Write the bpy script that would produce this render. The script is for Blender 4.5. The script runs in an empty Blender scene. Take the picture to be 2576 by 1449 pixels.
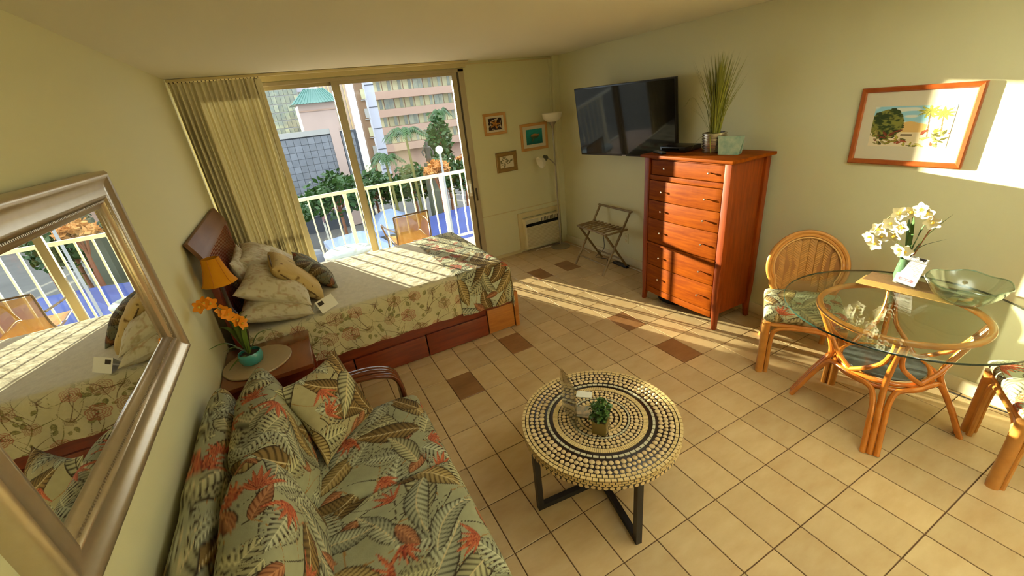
import bpy, bmesh, math, random
import numpy as np
from mathutils import Vector, Matrix

random.seed(7)
RNG = np.random.default_rng(7)
SC = bpy.context.scene
COL = SC.collection

# ------------------------------------------------------------------ camera
CAM = Vector((-1.67300, -1.24314, 1.97177))
cam_data = bpy.data.cameras.new('camera')
cam_data.sensor_width = 36.0
cam_data.lens = 1052.2 * 36.0 / 2576.0
cam_data.clip_start = 0.02
cam_data.clip_end = 500
cam = bpy.data.objects.new('camera', cam_data)
COL.objects.link(cam)
_rx = Vector((0.87665571, -0.47023056, -0.10177418))
_ry = Vector((-0.2750621, -0.31629848, -0.90790755))
_rz = Vector((0.39473486, 0.82391655, -0.40662748))
cam.matrix_world = Matrix(((_rx.x, -_ry.x, -_rz.x, CAM.x),
                           (_rx.y, -_ry.y, -_rz.y, CAM.y),
                           (_rx.z, -_ry.z, -_rz.z, CAM.z),
                           (0, 0, 0, 1)))
SC.camera = cam

# ------------------------------------------------------------------ world, sun, exposure
world = bpy.data.worlds.new('world')
SC.world = world
world.use_nodes = True
_bg = world.node_tree.nodes['Background']
_bg.inputs['Color'].default_value = (0.80, 0.90, 1.0, 1)
_bg.inputs['Strength'].default_value = 2.2
sun_data = bpy.data.lights.new('sun', 'SUN')
sun_data.energy = 22.0
sun_data.color = (1.0, 0.93, 0.66)
sun_data.angle = math.radians(0.3)
sun = bpy.data.objects.new('sun', sun_data)
COL.objects.link(sun)
sun.rotation_euler = Vector((0.37, -1.0, -0.109)).to_track_quat('-Z', 'Y').to_euler()
sun.location = (-8, 25, 6)
SC.view_settings.view_transform = 'Standard'
SC.view_settings.look = 'None'
SC.view_settings.exposure = 0.6
SC.view_settings.gamma = 1.0
SC.view_settings.use_curve_mapping = False
SC.cycles.max_bounces = 7
SC.cycles.diffuse_bounces = 4
SC.cycles.glossy_bounces = 3
SC.cycles.transmission_bounces = 8
SC.cycles.transparent_max_bounces = 12
SC.cycles.use_adaptive_sampling = True
SC.cycles.adaptive_threshold = 0.05
SC.cycles.sample_clamp_indirect = 8.0
SC.cycles.caustics_reflective = False
SC.cycles.caustics_refractive = False
SC.cycles.use_denoising = True
FILL_STRENGTH = 235.0

# ------------------------------------------------------------------ helpers
PI = math.pi


def lin(c):
    c = c / 255.0
    return c / 12.92 if c <= 0.04045 else ((c + 0.055) / 1.055) ** 2.4


def S(r, g, b):
    return (lin(r), lin(g), lin(b), 1.0)


def S3(r, g, b):
    return np.array([lin(r), lin(g), lin(b)])


MATS = {}


def mat(name, color, rough=0.6, metal=0.0, spec=0.5, var=0.0, vscale=8.0, bump=0.0, bscale=60.0,
        stretch=(1, 1, 1), color2=None, coat=0.0, random_obj=0.0, sheen=0.0):
    """Principled material; `var` mixes in color2 by noise, `bump` adds fine relief."""
    if name in MATS:
        return MATS[name]
    m = bpy.data.materials.new(name)
    m.use_nodes = True
    nt = m.node_tree
    p = nt.nodes['Principled BSDF']
    p.inputs['Base Color'].default_value = color
    p.inputs['Roughness'].default_value = rough
    p.inputs['Metallic'].default_value = metal
    p.inputs['Specular IOR Level'].default_value = spec
    p.inputs['Coat Weight'].default_value = coat
    p.inputs['Coat Roughness'].default_value = 0.12
    p.inputs['Sheen Weight'].default_value = sheen
    tc = nt.nodes.new('ShaderNodeTexCoord')
    mp = nt.nodes.new('ShaderNodeMapping')
    mp.inputs['Scale'].default_value = stretch
    nt.links.new(tc.outputs['Object'], mp.inputs['Vector'])
    last = None
    if var > 0 or random_obj > 0:
        c2 = color2 if color2 else tuple(x * 0.55 for x in color[:3]) + (1,)
        mix = nt.nodes.new('ShaderNodeMix')
        mix.data_type = 'RGBA'
        mix.inputs['A'].default_value = color
        mix.inputs['B'].default_value = c2
        nz = nt.nodes.new('ShaderNodeTexNoise')
        nz.inputs['Scale'].default_value = vscale
        nz.inputs['Detail'].default_value = 5
        nz.inputs['Roughness'].default_value = 0.6
        nt.links.new(mp.outputs['Vector'], nz.inputs['Vector'])
        ra = nt.nodes.new('ShaderNodeMapRange')
        ra.inputs['From Min'].default_value = 0.3
        ra.inputs['From Max'].default_value = 0.7
        ra.inputs['To Min'].default_value = 0.0
        ra.inputs['To Max'].default_value = var
        nt.links.new(nz.outputs['Fac'], ra.inputs['Value'])
        nt.links.new(ra.outputs['Result'], mix.inputs['Factor'])
        last = mix.outputs['Result']
        if random_obj > 0:
            oi = nt.nodes.new('ShaderNodeObjectInfo')
            add = nt.nodes.new('ShaderNodeVectorMath')
            add.operation = 'ADD'
            sc_ = nt.nodes.new('ShaderNodeMath')
            sc_.operation = 'MULTIPLY'
            sc_.inputs[1].default_value = 37.0
            nt.links.new(oi.outputs['Random'], sc_.inputs[0])
            nt.links.new(mp.outputs['Vector'], add.inputs[0])
            nt.links.new(sc_.outputs[0], add.inputs[1])
            nt.links.new(add.outputs[0], nz.inputs['Vector'])
            hs = nt.nodes.new('ShaderNodeHueSaturation')
            mr = nt.nodes.new('ShaderNodeMapRange')
            mr.inputs['To Min'].default_value = 1.0 - random_obj
            mr.inputs['To Max'].default_value = 1.0 + random_obj
            nt.links.new(oi.outputs['Random'], mr.inputs['Value'])
            nt.links.new(mr.outputs['Result'], hs.inputs['Value'])
            nt.links.new(last, hs.inputs['Color'])
            last = hs.outputs['Color']
        nt.links.new(last, p.inputs['Base Color'])
    if bump > 0:
        n2 = nt.nodes.new('ShaderNodeTexNoise')
        n2.inputs['Scale'].default_value = bscale
        n2.inputs['Detail'].default_value = 3
        nt.links.new(mp.outputs['Vector'], n2.inputs['Vector'])
        bp = nt.nodes.new('ShaderNodeBump')
        bp.inputs['Strength'].default_value = bump
        bp.inputs['Distance'].default_value = 0.01
        nt.links.new(n2.outputs['Fac'], bp.inputs['Height'])
        nt.links.new(bp.outputs['Normal'], p.inputs['Normal'])
    MATS[name] = m
    return m


def mat_print(name, rough=0.85, bump=0.15, bscale=140.0, wave=None, sheen=0.0):
    """Colour comes from the mesh's own print attribute."""
    if name in MATS:
        return MATS[name]
    m = mat(name, (0.5, 0.5, 0.5, 1), rough=rough, bump=bump, bscale=bscale, spec=0.25, sheen=sheen)
    nt = m.node_tree
    a = nt.nodes.new('ShaderNodeAttribute')
    a.attribute_name = 'print'
    nt.links.new(a.outputs['Color'], nt.nodes['Principled BSDF'].inputs['Base Color'])
    return m


def mat_glass(name, tint=(1, 1, 1, 1), rough=0.0, ior=1.45, strength=1.0):
    """Thin clear pane: transparent body with Fresnel reflection."""
    if name in MATS:
        return MATS[name]
    m = bpy.data.materials.new(name)
    m.use_nodes = True
    nt = m.node_tree
    nt.nodes.remove(nt.nodes['Principled BSDF'])
    out = nt.nodes['Material Output']
    tr = nt.nodes.new('ShaderNodeBsdfTransparent')
    tr.inputs['Color'].default_value = tint
    gl = nt.nodes.new('ShaderNodeBsdfGlossy')
    gl.inputs['Roughness'].default_value = rough
    f0 = ((ior - 1) / (ior + 1)) ** 2
    lw = nt.nodes.new('ShaderNodeLayerWeight')
    lw.inputs['Blend'].default_value = 0.5
    pw = nt.nodes.new('ShaderNodeMath')
    pw.operation = 'POWER'
    pw.inputs[1].default_value = 5.0
    nt.links.new(lw.outputs['Facing'], pw.inputs[0])
    mu = nt.nodes.new('ShaderNodeMath')
    mu.operation = 'MULTIPLY_ADD'
    mu.use_clamp = True
    mu.inputs[1].default_value = (1 - f0) * strength
    mu.inputs[2].default_value = f0 * strength
    nt.links.new(pw.outputs[0], mu.inputs[0])
    mx = nt.nodes.new('ShaderNodeMixShader')
    nt.links.new(mu.outputs[0], mx.inputs['Fac'])
    nt.links.new(tr.outputs[0], mx.inputs[1])
    nt.links.new(gl.outputs[0], mx.inputs[2])
    nt.links.new(mx.outputs[0], out.inputs['Surface'])
    MATS[name] = m
    return m


def mat_emit(name, color, strength):
    m = bpy.data.materials.new(name)
    m.use_nodes = True
    p = m.node_tree.nodes['Principled BSDF']
    p.inputs['Base Color'].default_value = (0.9, 0.9, 0.85, 1)
    p.inputs['Emission Color'].default_value = color
    p.inputs['Emission Strength'].default_value = strength
    return m


def tag(o, label=None, cat=None, group=None, kind=None):
    if label:
        o['label'] = label
    if cat:
        o['category'] = cat
    if group:
        o['group'] = group
    if kind:
        o['kind'] = kind
    return o


def thing(name, loc, label, cat, rotz=0.0, group=None):
    o = bpy.data.objects.new(name, None)
    COL.objects.link(o)
    o.empty_display_size = 0.05
    o.location = loc
    o.rotation_euler = (0, 0, rotz)
    return tag(o, label, cat, group)


class MB:
    """Collects shapes and builds ONE mesh object from them."""

    def __init__(self):
        self.v = []
        self.f = []

    def add(self, vs, fs, M=None):
        n = len(self.v)
        if M is not None:
            vs = [M @ Vector(p) for p in vs]
        self.v.extend([tuple(p) for p in vs])
        self.f.extend([tuple(i + n for i in q) for q in fs])
        return self

    def box(self, c, s, rot=None, taper=None):
        hx, hy, hz = s[0] / 2, s[1] / 2, s[2] / 2
        vs = []
        for z in (-hz, hz):
            k = 1.0 if (taper is None or z > 0) else taper
            for x, y in ((-hx, -hy), (hx, -hy), (hx, hy), (-hx, hy)):
                vs.append(Vector((x * k, y * k, z)))
        if rot is not None:
            R = rot if isinstance(rot, Matrix) else Matrix.Rotation(rot, 3, 'Z')
            vs = [R @ p for p in vs]
        vs = [p + Vector(c) for p in vs]
        return self.add(vs, [(3, 2, 1, 0), (4, 5, 6, 7), (0, 1, 5, 4), (1, 2, 6, 5), (2, 3, 7, 6), (3, 0, 4, 7)])

    def bar(self, a, b, w, h, up=(0, 0, 1)):
        """Rectangular bar from a to b, w across, h along `up`."""
        a, b = Vector(a), Vector(b)
        d = (b - a).normalized()
        u = Vector(up)
        side = d.cross(u)
        if side.length < 1e-5:
            side = d.cross(Vector((1, 0, 0)))
        side.normalize()
        u = side.cross(d).normalized()
        vs = []
        for p in (a, b):
            for s_, t in ((-1, -1), (1, -1), (1, 1), (-1, 1)):
                vs.append(p + side * (s_ * w / 2) + u * (t * h / 2))
        return self.add(vs, [(0, 1, 2, 3), (7, 6, 5, 4), (0, 4, 5, 1), (1, 5, 6, 2), (2, 6, 7, 3), (3, 7, 4, 0)])

    def tube(self, pts, r, n=8, closed=False, cap=True):
        pts = [Vector(p) for p in pts]
        k = len(pts)
        rad = r if isinstance(r, (list, tuple)) else [r] * k
        prev = None
        rings = []
        for i in range(k):
            if closed:
                d = pts[(i + 1) % k] - pts[i - 1]
            else:
                d = pts[min(i + 1, k - 1)] - pts[max(i - 1, 0)]
            d.normalize()
            if prev is None:
                a = Vector((0, 0, 1)) if abs(d.z) < 0.9 else Vector((1, 0, 0))
                nrm = d.cross(a).normalized()
            else:
                nrm = (prev - d * prev.dot(d))
                if nrm.length < 1e-6:
                    nrm = d.orthogonal()
                nrm.normalize()
            prev = nrm
            bn = d.cross(nrm)
            rings.append([pts[i] + (nrm * math.cos(2 * PI * j / n) + bn * math.sin(2 * PI * j / n)) * rad[i] for j in range(n)])
        vs = [p for ring in rings for p in ring]
        fs = []
        m = k if closed else k - 1
        for i in range(m):
            i2 = (i + 1) % k
            for j in range(n):
                j2 = (j + 1) % n
                fs.append((i * n + j, i * n + j2, i2 * n + j2, i2 * n + j))
        if cap and not closed:
            fs.append(tuple(reversed(range(n))))
            fs.append(tuple((k - 1) * n + j for j in range(n)))
        return self.add(vs, fs)

    def lathe(self, prof, n=32, c=(0, 0, 0), sx=1.0, sy=1.0, M=None):
        vs, fs = [], []
        for (r, z) in prof:
            for j in range(n):
                a = 2 * PI * j / n
                vs.append((c[0] + r * math.cos(a) * sx, c[1] + r * math.sin(a) * sy, c[2] + z))
        for i in range(len(prof) - 1):
            for j in range(n):
                j2 = (j + 1) % n
                fs.append((i * n + j, i * n + j2, (i + 1) * n + j2, (i + 1) * n + j))
        shell = math.hypot(prof[0][0] - prof[-1][0], prof[0][1] - prof[-1][1]) < .012 and len(prof) > 3
        if prof[0][0] > 1e-4 and not shell:
            fs.append(tuple(reversed(range(n))))
        if prof[-1][0] > 1e-4 and not shell:
            fs.append(tuple((len(prof) - 1) * n + j for j in range(n)))
        return self.add(vs, fs, M)

    def prism(self, outline, ex, M=None):
        """Closed outline (list of 3D points) extruded by vector ex."""
        ex = Vector(ex)
        a = [Vector(p) for p in outline]
        b = [p + ex for p in a]
        k = len(a)
        fs = [tuple(range(k)), tuple(reversed(range(k, 2 * k)))]
        for i in range(k):
            j = (i + 1) % k
            fs.append((i, k + i, k + j, j))
        return self.add(a + b, fs, M)

    def build(self, name, material, parent=None, smooth=False, bevel=0.0, loc=None, rot=None, angle=40):
        me = bpy.data.meshes.new(name)
        me.from_pydata(self.v, [], self.f)
        bm = bmesh.new()
        bm.from_mesh(me)
        bmesh.ops.recalc_face_normals(bm, faces=bm.faces)
        if bevel > 0:
            try:
                bmesh.ops.bevel(bm, geom=[e for e in bm.edges], offset=bevel, segments=2, affect='EDGES', profile=0.6,
                                clamp_overlap=True)
            except Exception:
                pass
        bm.to_mesh(me)
        bm.free()
        me.materials.append(material)
        if smooth or bevel > 0:
            me.polygons.foreach_set('use_smooth', [True] * len(me.polygons))
            try:
                me.set_sharp_from_angle(angle=math.radians(angle))
            except Exception:
                pass
        return link_mesh(name, me, parent, loc, rot)


def link_mesh(name, me, parent=None, loc=None, rot=None):
    o = bpy.data.objects.new(name, me)
    COL.objects.link(o)
    if parent is not None:
        o.parent = parent
    if loc is not None:
        o.location = loc
    if rot is not None:
        o.rotation_euler = rot
    return o


def copy_tree(o, parent=None):
    c = o.copy()
    COL.objects.link(c)
    c.parent = parent
    for ch in list(o.children):
        copy_tree(ch, c)
    return c


def struct(o):
    o['kind'] = 'structure'
    return o


def arc(c, r, a0, a1, n, ax=(1, 0, 0), ay=(0, 1, 0)):
    c, ax, ay = Vector(c), Vector(ax), Vector(ay)
    return [c + ax * (r * math.cos(a0 + (a1 - a0) * i / n)) + ay * (r * math.sin(a0 + (a1 - a0) * i / n)) for i in range(n + 1)]


def spline(pts, n=8):
    """Catmull-Rom through points."""
    P = [Vector(p) for p in pts]
    P = [P[0] * 2 - P[1]] + P + [P[-1] * 2 - P[-2]]
    out = []
    for i in range(1, len(P) - 2):
        for k in range(n):
            t = k / n
            a, b, c, d = P[i - 1], P[i], P[i + 1], P[i + 2]
            out.append(0.5 * ((2 * b) + (c - a) * t + (2 * a - 5 * b + 4 * c - d) * t * t + (3 * b - 3 * c + d - a) * t ** 3))
    out.append(P[-2])
    return out


def grid_mesh(name, X, Y, Z, material, parent=None, color=None, loc=None, rot=None, smooth=True, close_u=False):
    """Surface from 2-D arrays; `color` (h,w,3) becomes the print attribute."""
    h, w = X.shape
    me = bpy.data.meshes.new(name)
    co = np.stack([X, Y, Z], -1).reshape(-1, 3).astype(np.float32)
    idx = np.arange(h * w).reshape(h, w)
    if close_u:
        nx = np.roll(idx, -1, axis=1)
        q = np.stack([idx[:-1], nx[:-1], nx[1:], idx[1:]], -1).reshape(-1, 4)
    else:
        q = np.stack([idx[:-1, :-1], idx[:-1, 1:], idx[1:, 1:], idx[1:, :-1]], -1).reshape(-1, 4)
    me.vertices.add(h * w)
    me.vertices.foreach_set('co', co.ravel())
    me.loops.add(q.size)
    me.loops.foreach_set('vertex_index', q.ravel().astype(np.int32))
    me.polygons.add(len(q))
    me.polygons.foreach_set('loop_start', (np.arange(len(q)) * 4).astype(np.int32))
    me.update(calc_edges=True)
    me.validate()
    if color is not None:
        set_print(me, color.reshape(-1, 3))
    me.materials.append(material)
    if smooth:
        me.polygons.foreach_set('use_smooth', [True] * len(me.polygons))
    return link_mesh(name, me, parent, loc, rot)


def set_print(me, rgb):
    at = me.color_attributes.new('print', 'FLOAT_COLOR', 'POINT')
    d = np.ones((len(rgb), 4), np.float32)
    d[:, :3] = rgb
    at.data.foreach_set('color', d.ravel())


# ------------------------------------------------------------------ printed patterns (flat print on cloth and paper)
def smooth01(a, b, x):
    t = np.clip((x - a) / (b - a), 0, 1)
    return t * t * (3 - 2 * t)


def mixc(A, B, t):
    return A * (1 - t[..., None]) + B * t[..., None]


def vnoise(U, V, f, seed=0):
    r = np.random.default_rng(seed).random((64, 64))
    x, y = U * f, V * f
    xi, yi = np.floor(x).astype(int), np.floor(y).astype(int)
    fx, fy = x - xi, y - yi
    fx, fy = fx * fx * (3 - 2 * fx), fy * fy * (3 - 2 * fy)
    g = lambda a, b: r[a % 64, b % 64]
    return (g(xi, yi) * (1 - fx) * (1 - fy) + g(xi + 1, yi) * fx * (1 - fy) + g(xi, yi + 1) * (1 - fx) * fy + g(xi + 1, yi + 1) * fx * fy)


def leaf_stamp(C, U, V, u0, v0, ang, L, W, light, dark, edge, N=9, notch=0.0, curve=0.0, rib=None):
    du, dv = U - u0, V - v0
    a = (du * math.cos(ang) + dv * math.sin(ang)) / L
    b = (-du * math.sin(ang) + dv * math.cos(ang)) / L
    b = b - curve * (a * (1 - a))
    m = (a > 0) & (a < 1) & (np.abs(b) < W)
    if not m.any():
        return
    am, bm_ = a[m], b[m]
    w = W * np.sin(PI * am ** 0.75) ** 0.8 + 1e-4
    s = np.abs(bm_) / w
    ph = am * N - s * 1.6
    fr = np.abs((ph % 1.0) - 0.5) * 2
    lim = 1.0 - notch * (fr > 0.62) * (s > 0.35)
    ins = s < lim
    sub = C[m]
    col = mixc(light[None, :] * np.ones((len(am), 1)), dark[None, :] * np.ones((len(am), 1)),
               smooth01(0.35, 0.95, fr) * 0.75 + 0.25 * smooth01(0.2, 0.9, s))
    col = col * np.where(bm_ > 0, 1.0, .74)[:, None]
    e = smooth01(0.82, 0.97, s / np.maximum(lim, 1e-3))
    if notch > 0:
        e = np.maximum(e, smooth01(.46, .60, fr) * smooth01(.28, .42, s))
    col = mixc(col, edge[None, :] * np.ones((len(am), 1)), e)
    r = smooth01(0.012, 0.004, np.abs(bm_))
    col = mixc(col, (rib if rib is not None else light * 1.25)[None, :] * np.ones((len(am), 1)), r)
    sub[ins] = col[ins]
    C[m] = sub


def flower_stamp(C, U, V, u0, v0, ang, L, c1, c2, edge, n=6, spread=1.5):
    for k in range(n):
        a = ang + spread * (k / (n - 1) - 0.5) + 0.06 * math.sin(k * 7)
        leaf_stamp(C, U, V, u0, v0, a, L * (0.7 + 0.4 * abs(math.sin(k * 2.3 + 1))), 0.085, c1, c2, edge, N=1.2, rib=c2)


def line_stamp(C, U, V, u0, v0, ang, L, curve, wd, col):
    du, dv = U - u0, V - v0
    a = (du * math.cos(ang) + dv * math.sin(ang)) / L
    b = (-du * math.sin(ang) + dv * math.cos(ang)) - curve * L * a * a
    m = (a > 0) & (a < 1) & (np.abs(b) < wd * (1 - 0.7 * np.abs(a)))
    C[m] = col


def tropical(U, V, seed=1, base=(154, 152, 120), dens=1.0, dark=False):
    """Sage ground with banana leaves, split leaves and bird-of-paradise flowers; U, V in metres."""
    rr = random.Random(seed)
    C = np.ones(U.shape + (3,)) * S3(*base)
    C *= (0.94 + 0.1 * vnoise(U, V, 60, 3))[..., None]
    u0, u1, v0, v1 = U.min() - .12, U.max() + .12, V.min() - .12, V.max() + .12
    edge = S3(50, 34, 22)
    pals = [(S3(182, 156, 98), S3(72, 50, 24)), (S3(182, 180, 148), S3(62, 60, 42)), (S3(142, 114, 66), S3(56, 36, 18)),
            (S3(190, 182, 138), S3(62, 52, 32))]
    k_ = 1.0 / math.sqrt(dens)
    cell = 0.118 * k_
    spots = []
    nu, nv = int((u1 - u0) / cell) + 1, int((v1 - v0) / cell) + 1
    for i in range(nu):
        for j in range(nv):
            spots.append((u0 + (i + 0.5 * (j % 2) + rr.uniform(-.25, .25)) * cell, v0 + (j + rr.uniform(-.25, .25)) * cell,
                          (i * 2 + j * 3 + rr.randint(0, 1)) % 6))
    rr.shuffle(spots)
    for (u, v, k) in spots:
        for q in range(2):
            line_stamp(C, U, V, u, v, rr.uniform(0, 6.28), rr.uniform(.10, .20) * k_, rr.uniform(-.8, .8), .0026,
                       S3(150, 110, 60) if rr.random() < .5 else edge)
    for (u, v, k) in spots:
        a = rr.uniform(0, 6.28)
        l, d = rr.choice(pals)
        if k in (0, 3):
            L = rr.uniform(.24, .34) * k_
            leaf_stamp(C, U, V, u - .5 * L * math.cos(a), v - .5 * L * math.sin(a), a, L, .20, l, d, edge, N=rr.choice((11, 14)), curve=rr.uniform(-.7, .7), rib=S3(206, 184, 138))
        elif k in (1, 4):
            L = rr.uniform(.16, .22) * k_
            leaf_stamp(C, U, V, u - .5 * L * math.cos(a), v - .5 * L * math.sin(a), a, L, .36, pals[1][0] if rr.random() < .6 else pals[3][0], pals[1][1] * .6, edge, N=9, notch=.5)
        elif k == 2:
            L = rr.uniform(.11, .15) * k_
            leaf_stamp(C, U, V, u, v, a, L, .24, S3(176, 120, 80), S3(104, 50, 32), edge, N=7)
    for (u, v, k) in spots:
        if k == 5 and rr.random() < .8:
            flower_stamp(C, U, V, u + .03, v, rr.uniform(0, 6.28), rr.uniform(.085, .12) * k_, S3(206, 122, 78), S3(158, 62, 46), S3(88, 34, 28), n=rr.choice((5, 6, 7)), spread=1.9)
    if dark:
        C *= 0.6
    return C


def jacobean(U, V, seed=2, base=(186, 172, 128)):
    """Pale cloth with outlined scalloped flowers, olive leaves and curling stems."""
    rr = random.Random(seed)
    C = np.ones(U.shape + (3,)) * S3(*base)
    C *= (0.95 + 0.09 * vnoise(U, V, 80, 5))[..., None]
    u0, u1, v0, v1 = U.min(), U.max(), V.min(), V.max()
    olive, rose, brown = S3(112, 108, 58), S3(160, 78, 60), S3(96, 72, 44)
    cell = .15
    pts = []
    for i in range(int((u1 - u0) / cell) + 2):
        for j in range(int((v1 - v0) / cell) + 2):
            pts.append((u0 + (i + .5 * (j % 2) + rr.uniform(-.18, .18)) * cell, v0 + (j + rr.uniform(-.18, .18)) * cell, (i + 2 * j) % 3))
    for (u, v, k) in pts:
        for q in range(4):
            line_stamp(C, U, V, u, v, rr.uniform(0, 6.28), rr.uniform(.08, .16), rr.uniform(-1.6, 1.6), .0036, brown if rr.random() < .6 else olive)
        for q in range(3):
            leaf_stamp(C, U, V, u + rr.uniform(-.08, .08), v + rr.uniform(-.08, .08), rr.uniform(0, 6.28), rr.uniform(.03, .055), .3,
                       S3(160, 152, 100), olive, S3(112, 100, 60), N=3)
    for (u, v, k) in pts:
        R0 = rr.uniform(.034, .055) if k != 1 else rr.uniform(.02, .03)
        du, dv = U - u, V - v
        r = np.hypot(du, dv * 1.15)
        m = r < R0 * 1.3
        if not m.any():
            continue
        th = np.arctan2(dv[m], du[m])
        n = rr.choice((6, 7, 8))
        rho = r[m] / (R0 * (1 + .24 * np.abs(np.sin(th * n / 2))))
        col = rose if k == 0 else (brown if k == 1 else S3(150, 104, 76))
        t = np.zeros_like(rho)
        for q, w in ((.28, .05), (.55, .045), (.78, .04), (1.0, .05)):
            t = np.maximum(t, smooth01(w * 1.6, w * .5, np.abs(rho - q)))
        fill = (rho < 1.0) * .10
        sub = C[m]
        sub = mixc(sub, S3(190, 140, 104)[None, :] * np.ones((len(rho), 1)), fill)
        C[m] = mixc(sub, col[None, :] * np.ones((len(rho), 1)), t * .85)
    return C


def faded(U, V, seed=4, base=(206, 196, 168)):
    """Pale pillow cloth with a washed-out small floral."""
    C = np.ones(U.shape + (3,)) * S3(*base)
    n = vnoise(U, V, 34, seed) * .6 + vnoise(U, V, 75, seed + 1) * .4
    C = mixc(C, np.ones_like(C) * S3(168, 150, 108), smooth01(.55, .75, n) * .7)
    n2 = vnoise(U + 3, V, 45, seed + 2)
    C = mixc(C, np.ones_like(C) * S3(176, 138, 108), smooth01(.72, .85, n2) * .6)
    return C


# ------------------------------------------------------------------ cushions
def pillow(name, w, d, h, material, parent, M, colorfn=None, n=70, p=2.6, q=0.55, pinch=0.10, wrinkle=0.004, seed=0, uvs=1.0, uo=(0, 0), edge_pack=1.7):
    """Soft pillow: w x d, thickness h, placed by matrix M (local z is the thickness)."""
    t = np.linspace(-1, 1, n)
    U, V = np.meshgrid(t, t)
    U = np.sign(U) * (1 - (1 - np.abs(U)) ** edge_pack)
    V = np.sign(V) * (1 - (1 - np.abs(V)) ** edge_pack)
    prof = (np.clip(1 - np.abs(U) ** p, 0, 1) * np.clip(1 - np.abs(V) ** p, 0, 1)) ** q
    X = U * w / 2 * (1 - pinch * (1 - V ** 2) * np.abs(U) ** 3)
    Y = V * d / 2 * (1 - pinch * (1 - U ** 2) * np.abs(V) ** 3)
    nz = (vnoise(X + 5, Y + 5, 9, seed) - .5) * 2 * wrinkle * 2 + (vnoise(X + 5, Y + 5, 26, seed + 1) - .5) * wrinkle
    mid = n // 2
    zc_ = prof[mid, :] * h / 2
    au = np.concatenate([[0], np.cumsum(np.hypot(np.diff(X[mid, :]), np.diff(zc_)))])
    av = np.concatenate([[0], np.cumsum(np.hypot(np.diff(Y[:, mid]), np.diff(prof[:, mid] * h / 2)))])
    PU, PV = np.meshgrid(au - au[mid], av - av[mid])
    step = 3 if (n - 1) % 3 == 0 and n > 60 else 1
    co, cols, qs, base_i = [], [], [], 0
    for s, st_p in ((1, 1), (-1, step)):
        sl = (slice(None, None, st_p), slice(None, None, st_p))
        Z = (s * (prof * h / 2) + nz * prof * s)[sl]
        co.append(np.stack([X[sl], Y[sl], Z], -1).reshape(-1, 3))
        if colorfn:
            cols.append(colorfn(PU[sl] * uvs + uo[0] + (0 if s > 0 else .37), PV[sl] * uvs + uo[1]))
        k = Z.shape[0]
        idx = np.arange(k * k).reshape(k, k) + base_i
        q4 = np.stack([idx[:-1, :-1], idx[:-1, 1:], idx[1:, 1:], idx[1:, :-1]], -1).reshape(-1, 4)
        qs.append(q4 if s > 0 else q4[:, ::-1])
        base_i += k * k
    co = np.concatenate(co)
    qa, qb = qs
    me = bpy.data.meshes.new(name)
    q_ = np.concatenate([qa, qb])
    me.vertices.add(len(co))
    R = np.array(M.to_3x3())
    co = co @ R.T + np.array(M.translation)
    me.vertices.foreach_set('co', co.astype(np.float32).ravel())
    me.loops.add(q_.size)
    me.loops.foreach_set('vertex_index', q_.ravel().astype(np.int32))
    me.polygons.add(len(q_))
    me.polygons.foreach_set('loop_start', (np.arange(len(q_)) * 4).astype(np.int32))
    me.update(calc_edges=True)
    if colorfn:
        set_print(me, np.concatenate([c.reshape(-1, 3) for c in cols]))
    me.materials.append(material)
    me.polygons.foreach_set('use_smooth', [True] * len(me.polygons))
    return link_mesh(name, me, parent)


def frame_m(o, ex, ey):
    """Matrix with origin o, local x along ex and y roughly along ey."""
    ex, ey = Vector(ex).normalized(), Vector(ey)
    ez = ex.cross(ey).normalized()
    ey = ez.cross(ex).normalized()
    M = Matrix((ex, ey, ez)).transposed().to_4x4()
    M.translation = Vector(o)
    return M


# ------------------------------------------------------------------ materials
M_WALL = mat('wall_paint', S(222, 216, 176), rough=.85, spec=.2, var=.12, vscale=1.4, color2=S(215, 208, 167), bump=.05, bscale=160)
M_CEIL = mat('ceiling_paint', S(236, 230, 208), rough=.9, spec=.15, bump=.05, bscale=180)
M_TRIM = mat('trim_paint', S(214, 196, 146), rough=.55)
M_BASE = mat('baseboard_paint', S(226, 214, 178), rough=.5)
M_GROUT = mat('grout', S(100, 70, 40), rough=.95, var=.4, vscale=30)
M_TILE = mat('tile', S(206, 178, 134), rough=.32, spec=.4, var=.8, vscale=4.5, stretch=(1.0, 2.6, 1), color2=S(188, 154, 108), random_obj=.10)
M_TILE_D = mat('tile_dark', S(150, 106, 66), rough=.34, spec=.4, var=.8, vscale=5, stretch=(1.0, 2.4, 1), color2=S(118, 78, 44), random_obj=.08)
M_CHERRY = mat('cherry_wood', S(146, 70, 2), rough=.5, spec=.06, var=.85, vscale=3.2, stretch=(9, 1.2, 14), color2=S(108, 40, 1), coat=.0)
M_CHERRY_V = mat('cherry_wood_upright', S(146, 62, 10), rough=.42, spec=.25, var=.85, vscale=3.2, stretch=(12, 12, 1.1), color2=S(106, 38, 6), coat=.05)
M_BED = mat('bed_wood', S(128, 50, 24), rough=.3, spec=.5, var=.8, vscale=3, stretch=(1.2, 9, 12), color2=S(88, 28, 14), coat=.3)
M_BED_END = mat('bed_wood_light', S(178, 112, 44), rough=.32, spec=.5, var=.8, vscale=4, stretch=(1.4, 9, 12), color2=S(146, 82, 28), coat=.2)
M_NIGHT = mat('nightstand_wood', S(132, 66, 32), rough=.22, spec=.5, var=.6, vscale=3, stretch=(8, 1.2, 8), color2=S(100, 46, 20), coat=.5)
M_RATTAN = mat('rattan', S(206, 142, 66), rough=.3, spec=.5, var=.6, vscale=14, color2=S(172, 104, 40), coat=.35)
M_RATTAN_R = mat('rattan_amber', S(206, 124, 44), rough=.25, spec=.5, var=.6, vscale=14, color2=S(168, 88, 26), coat=.4)
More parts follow.
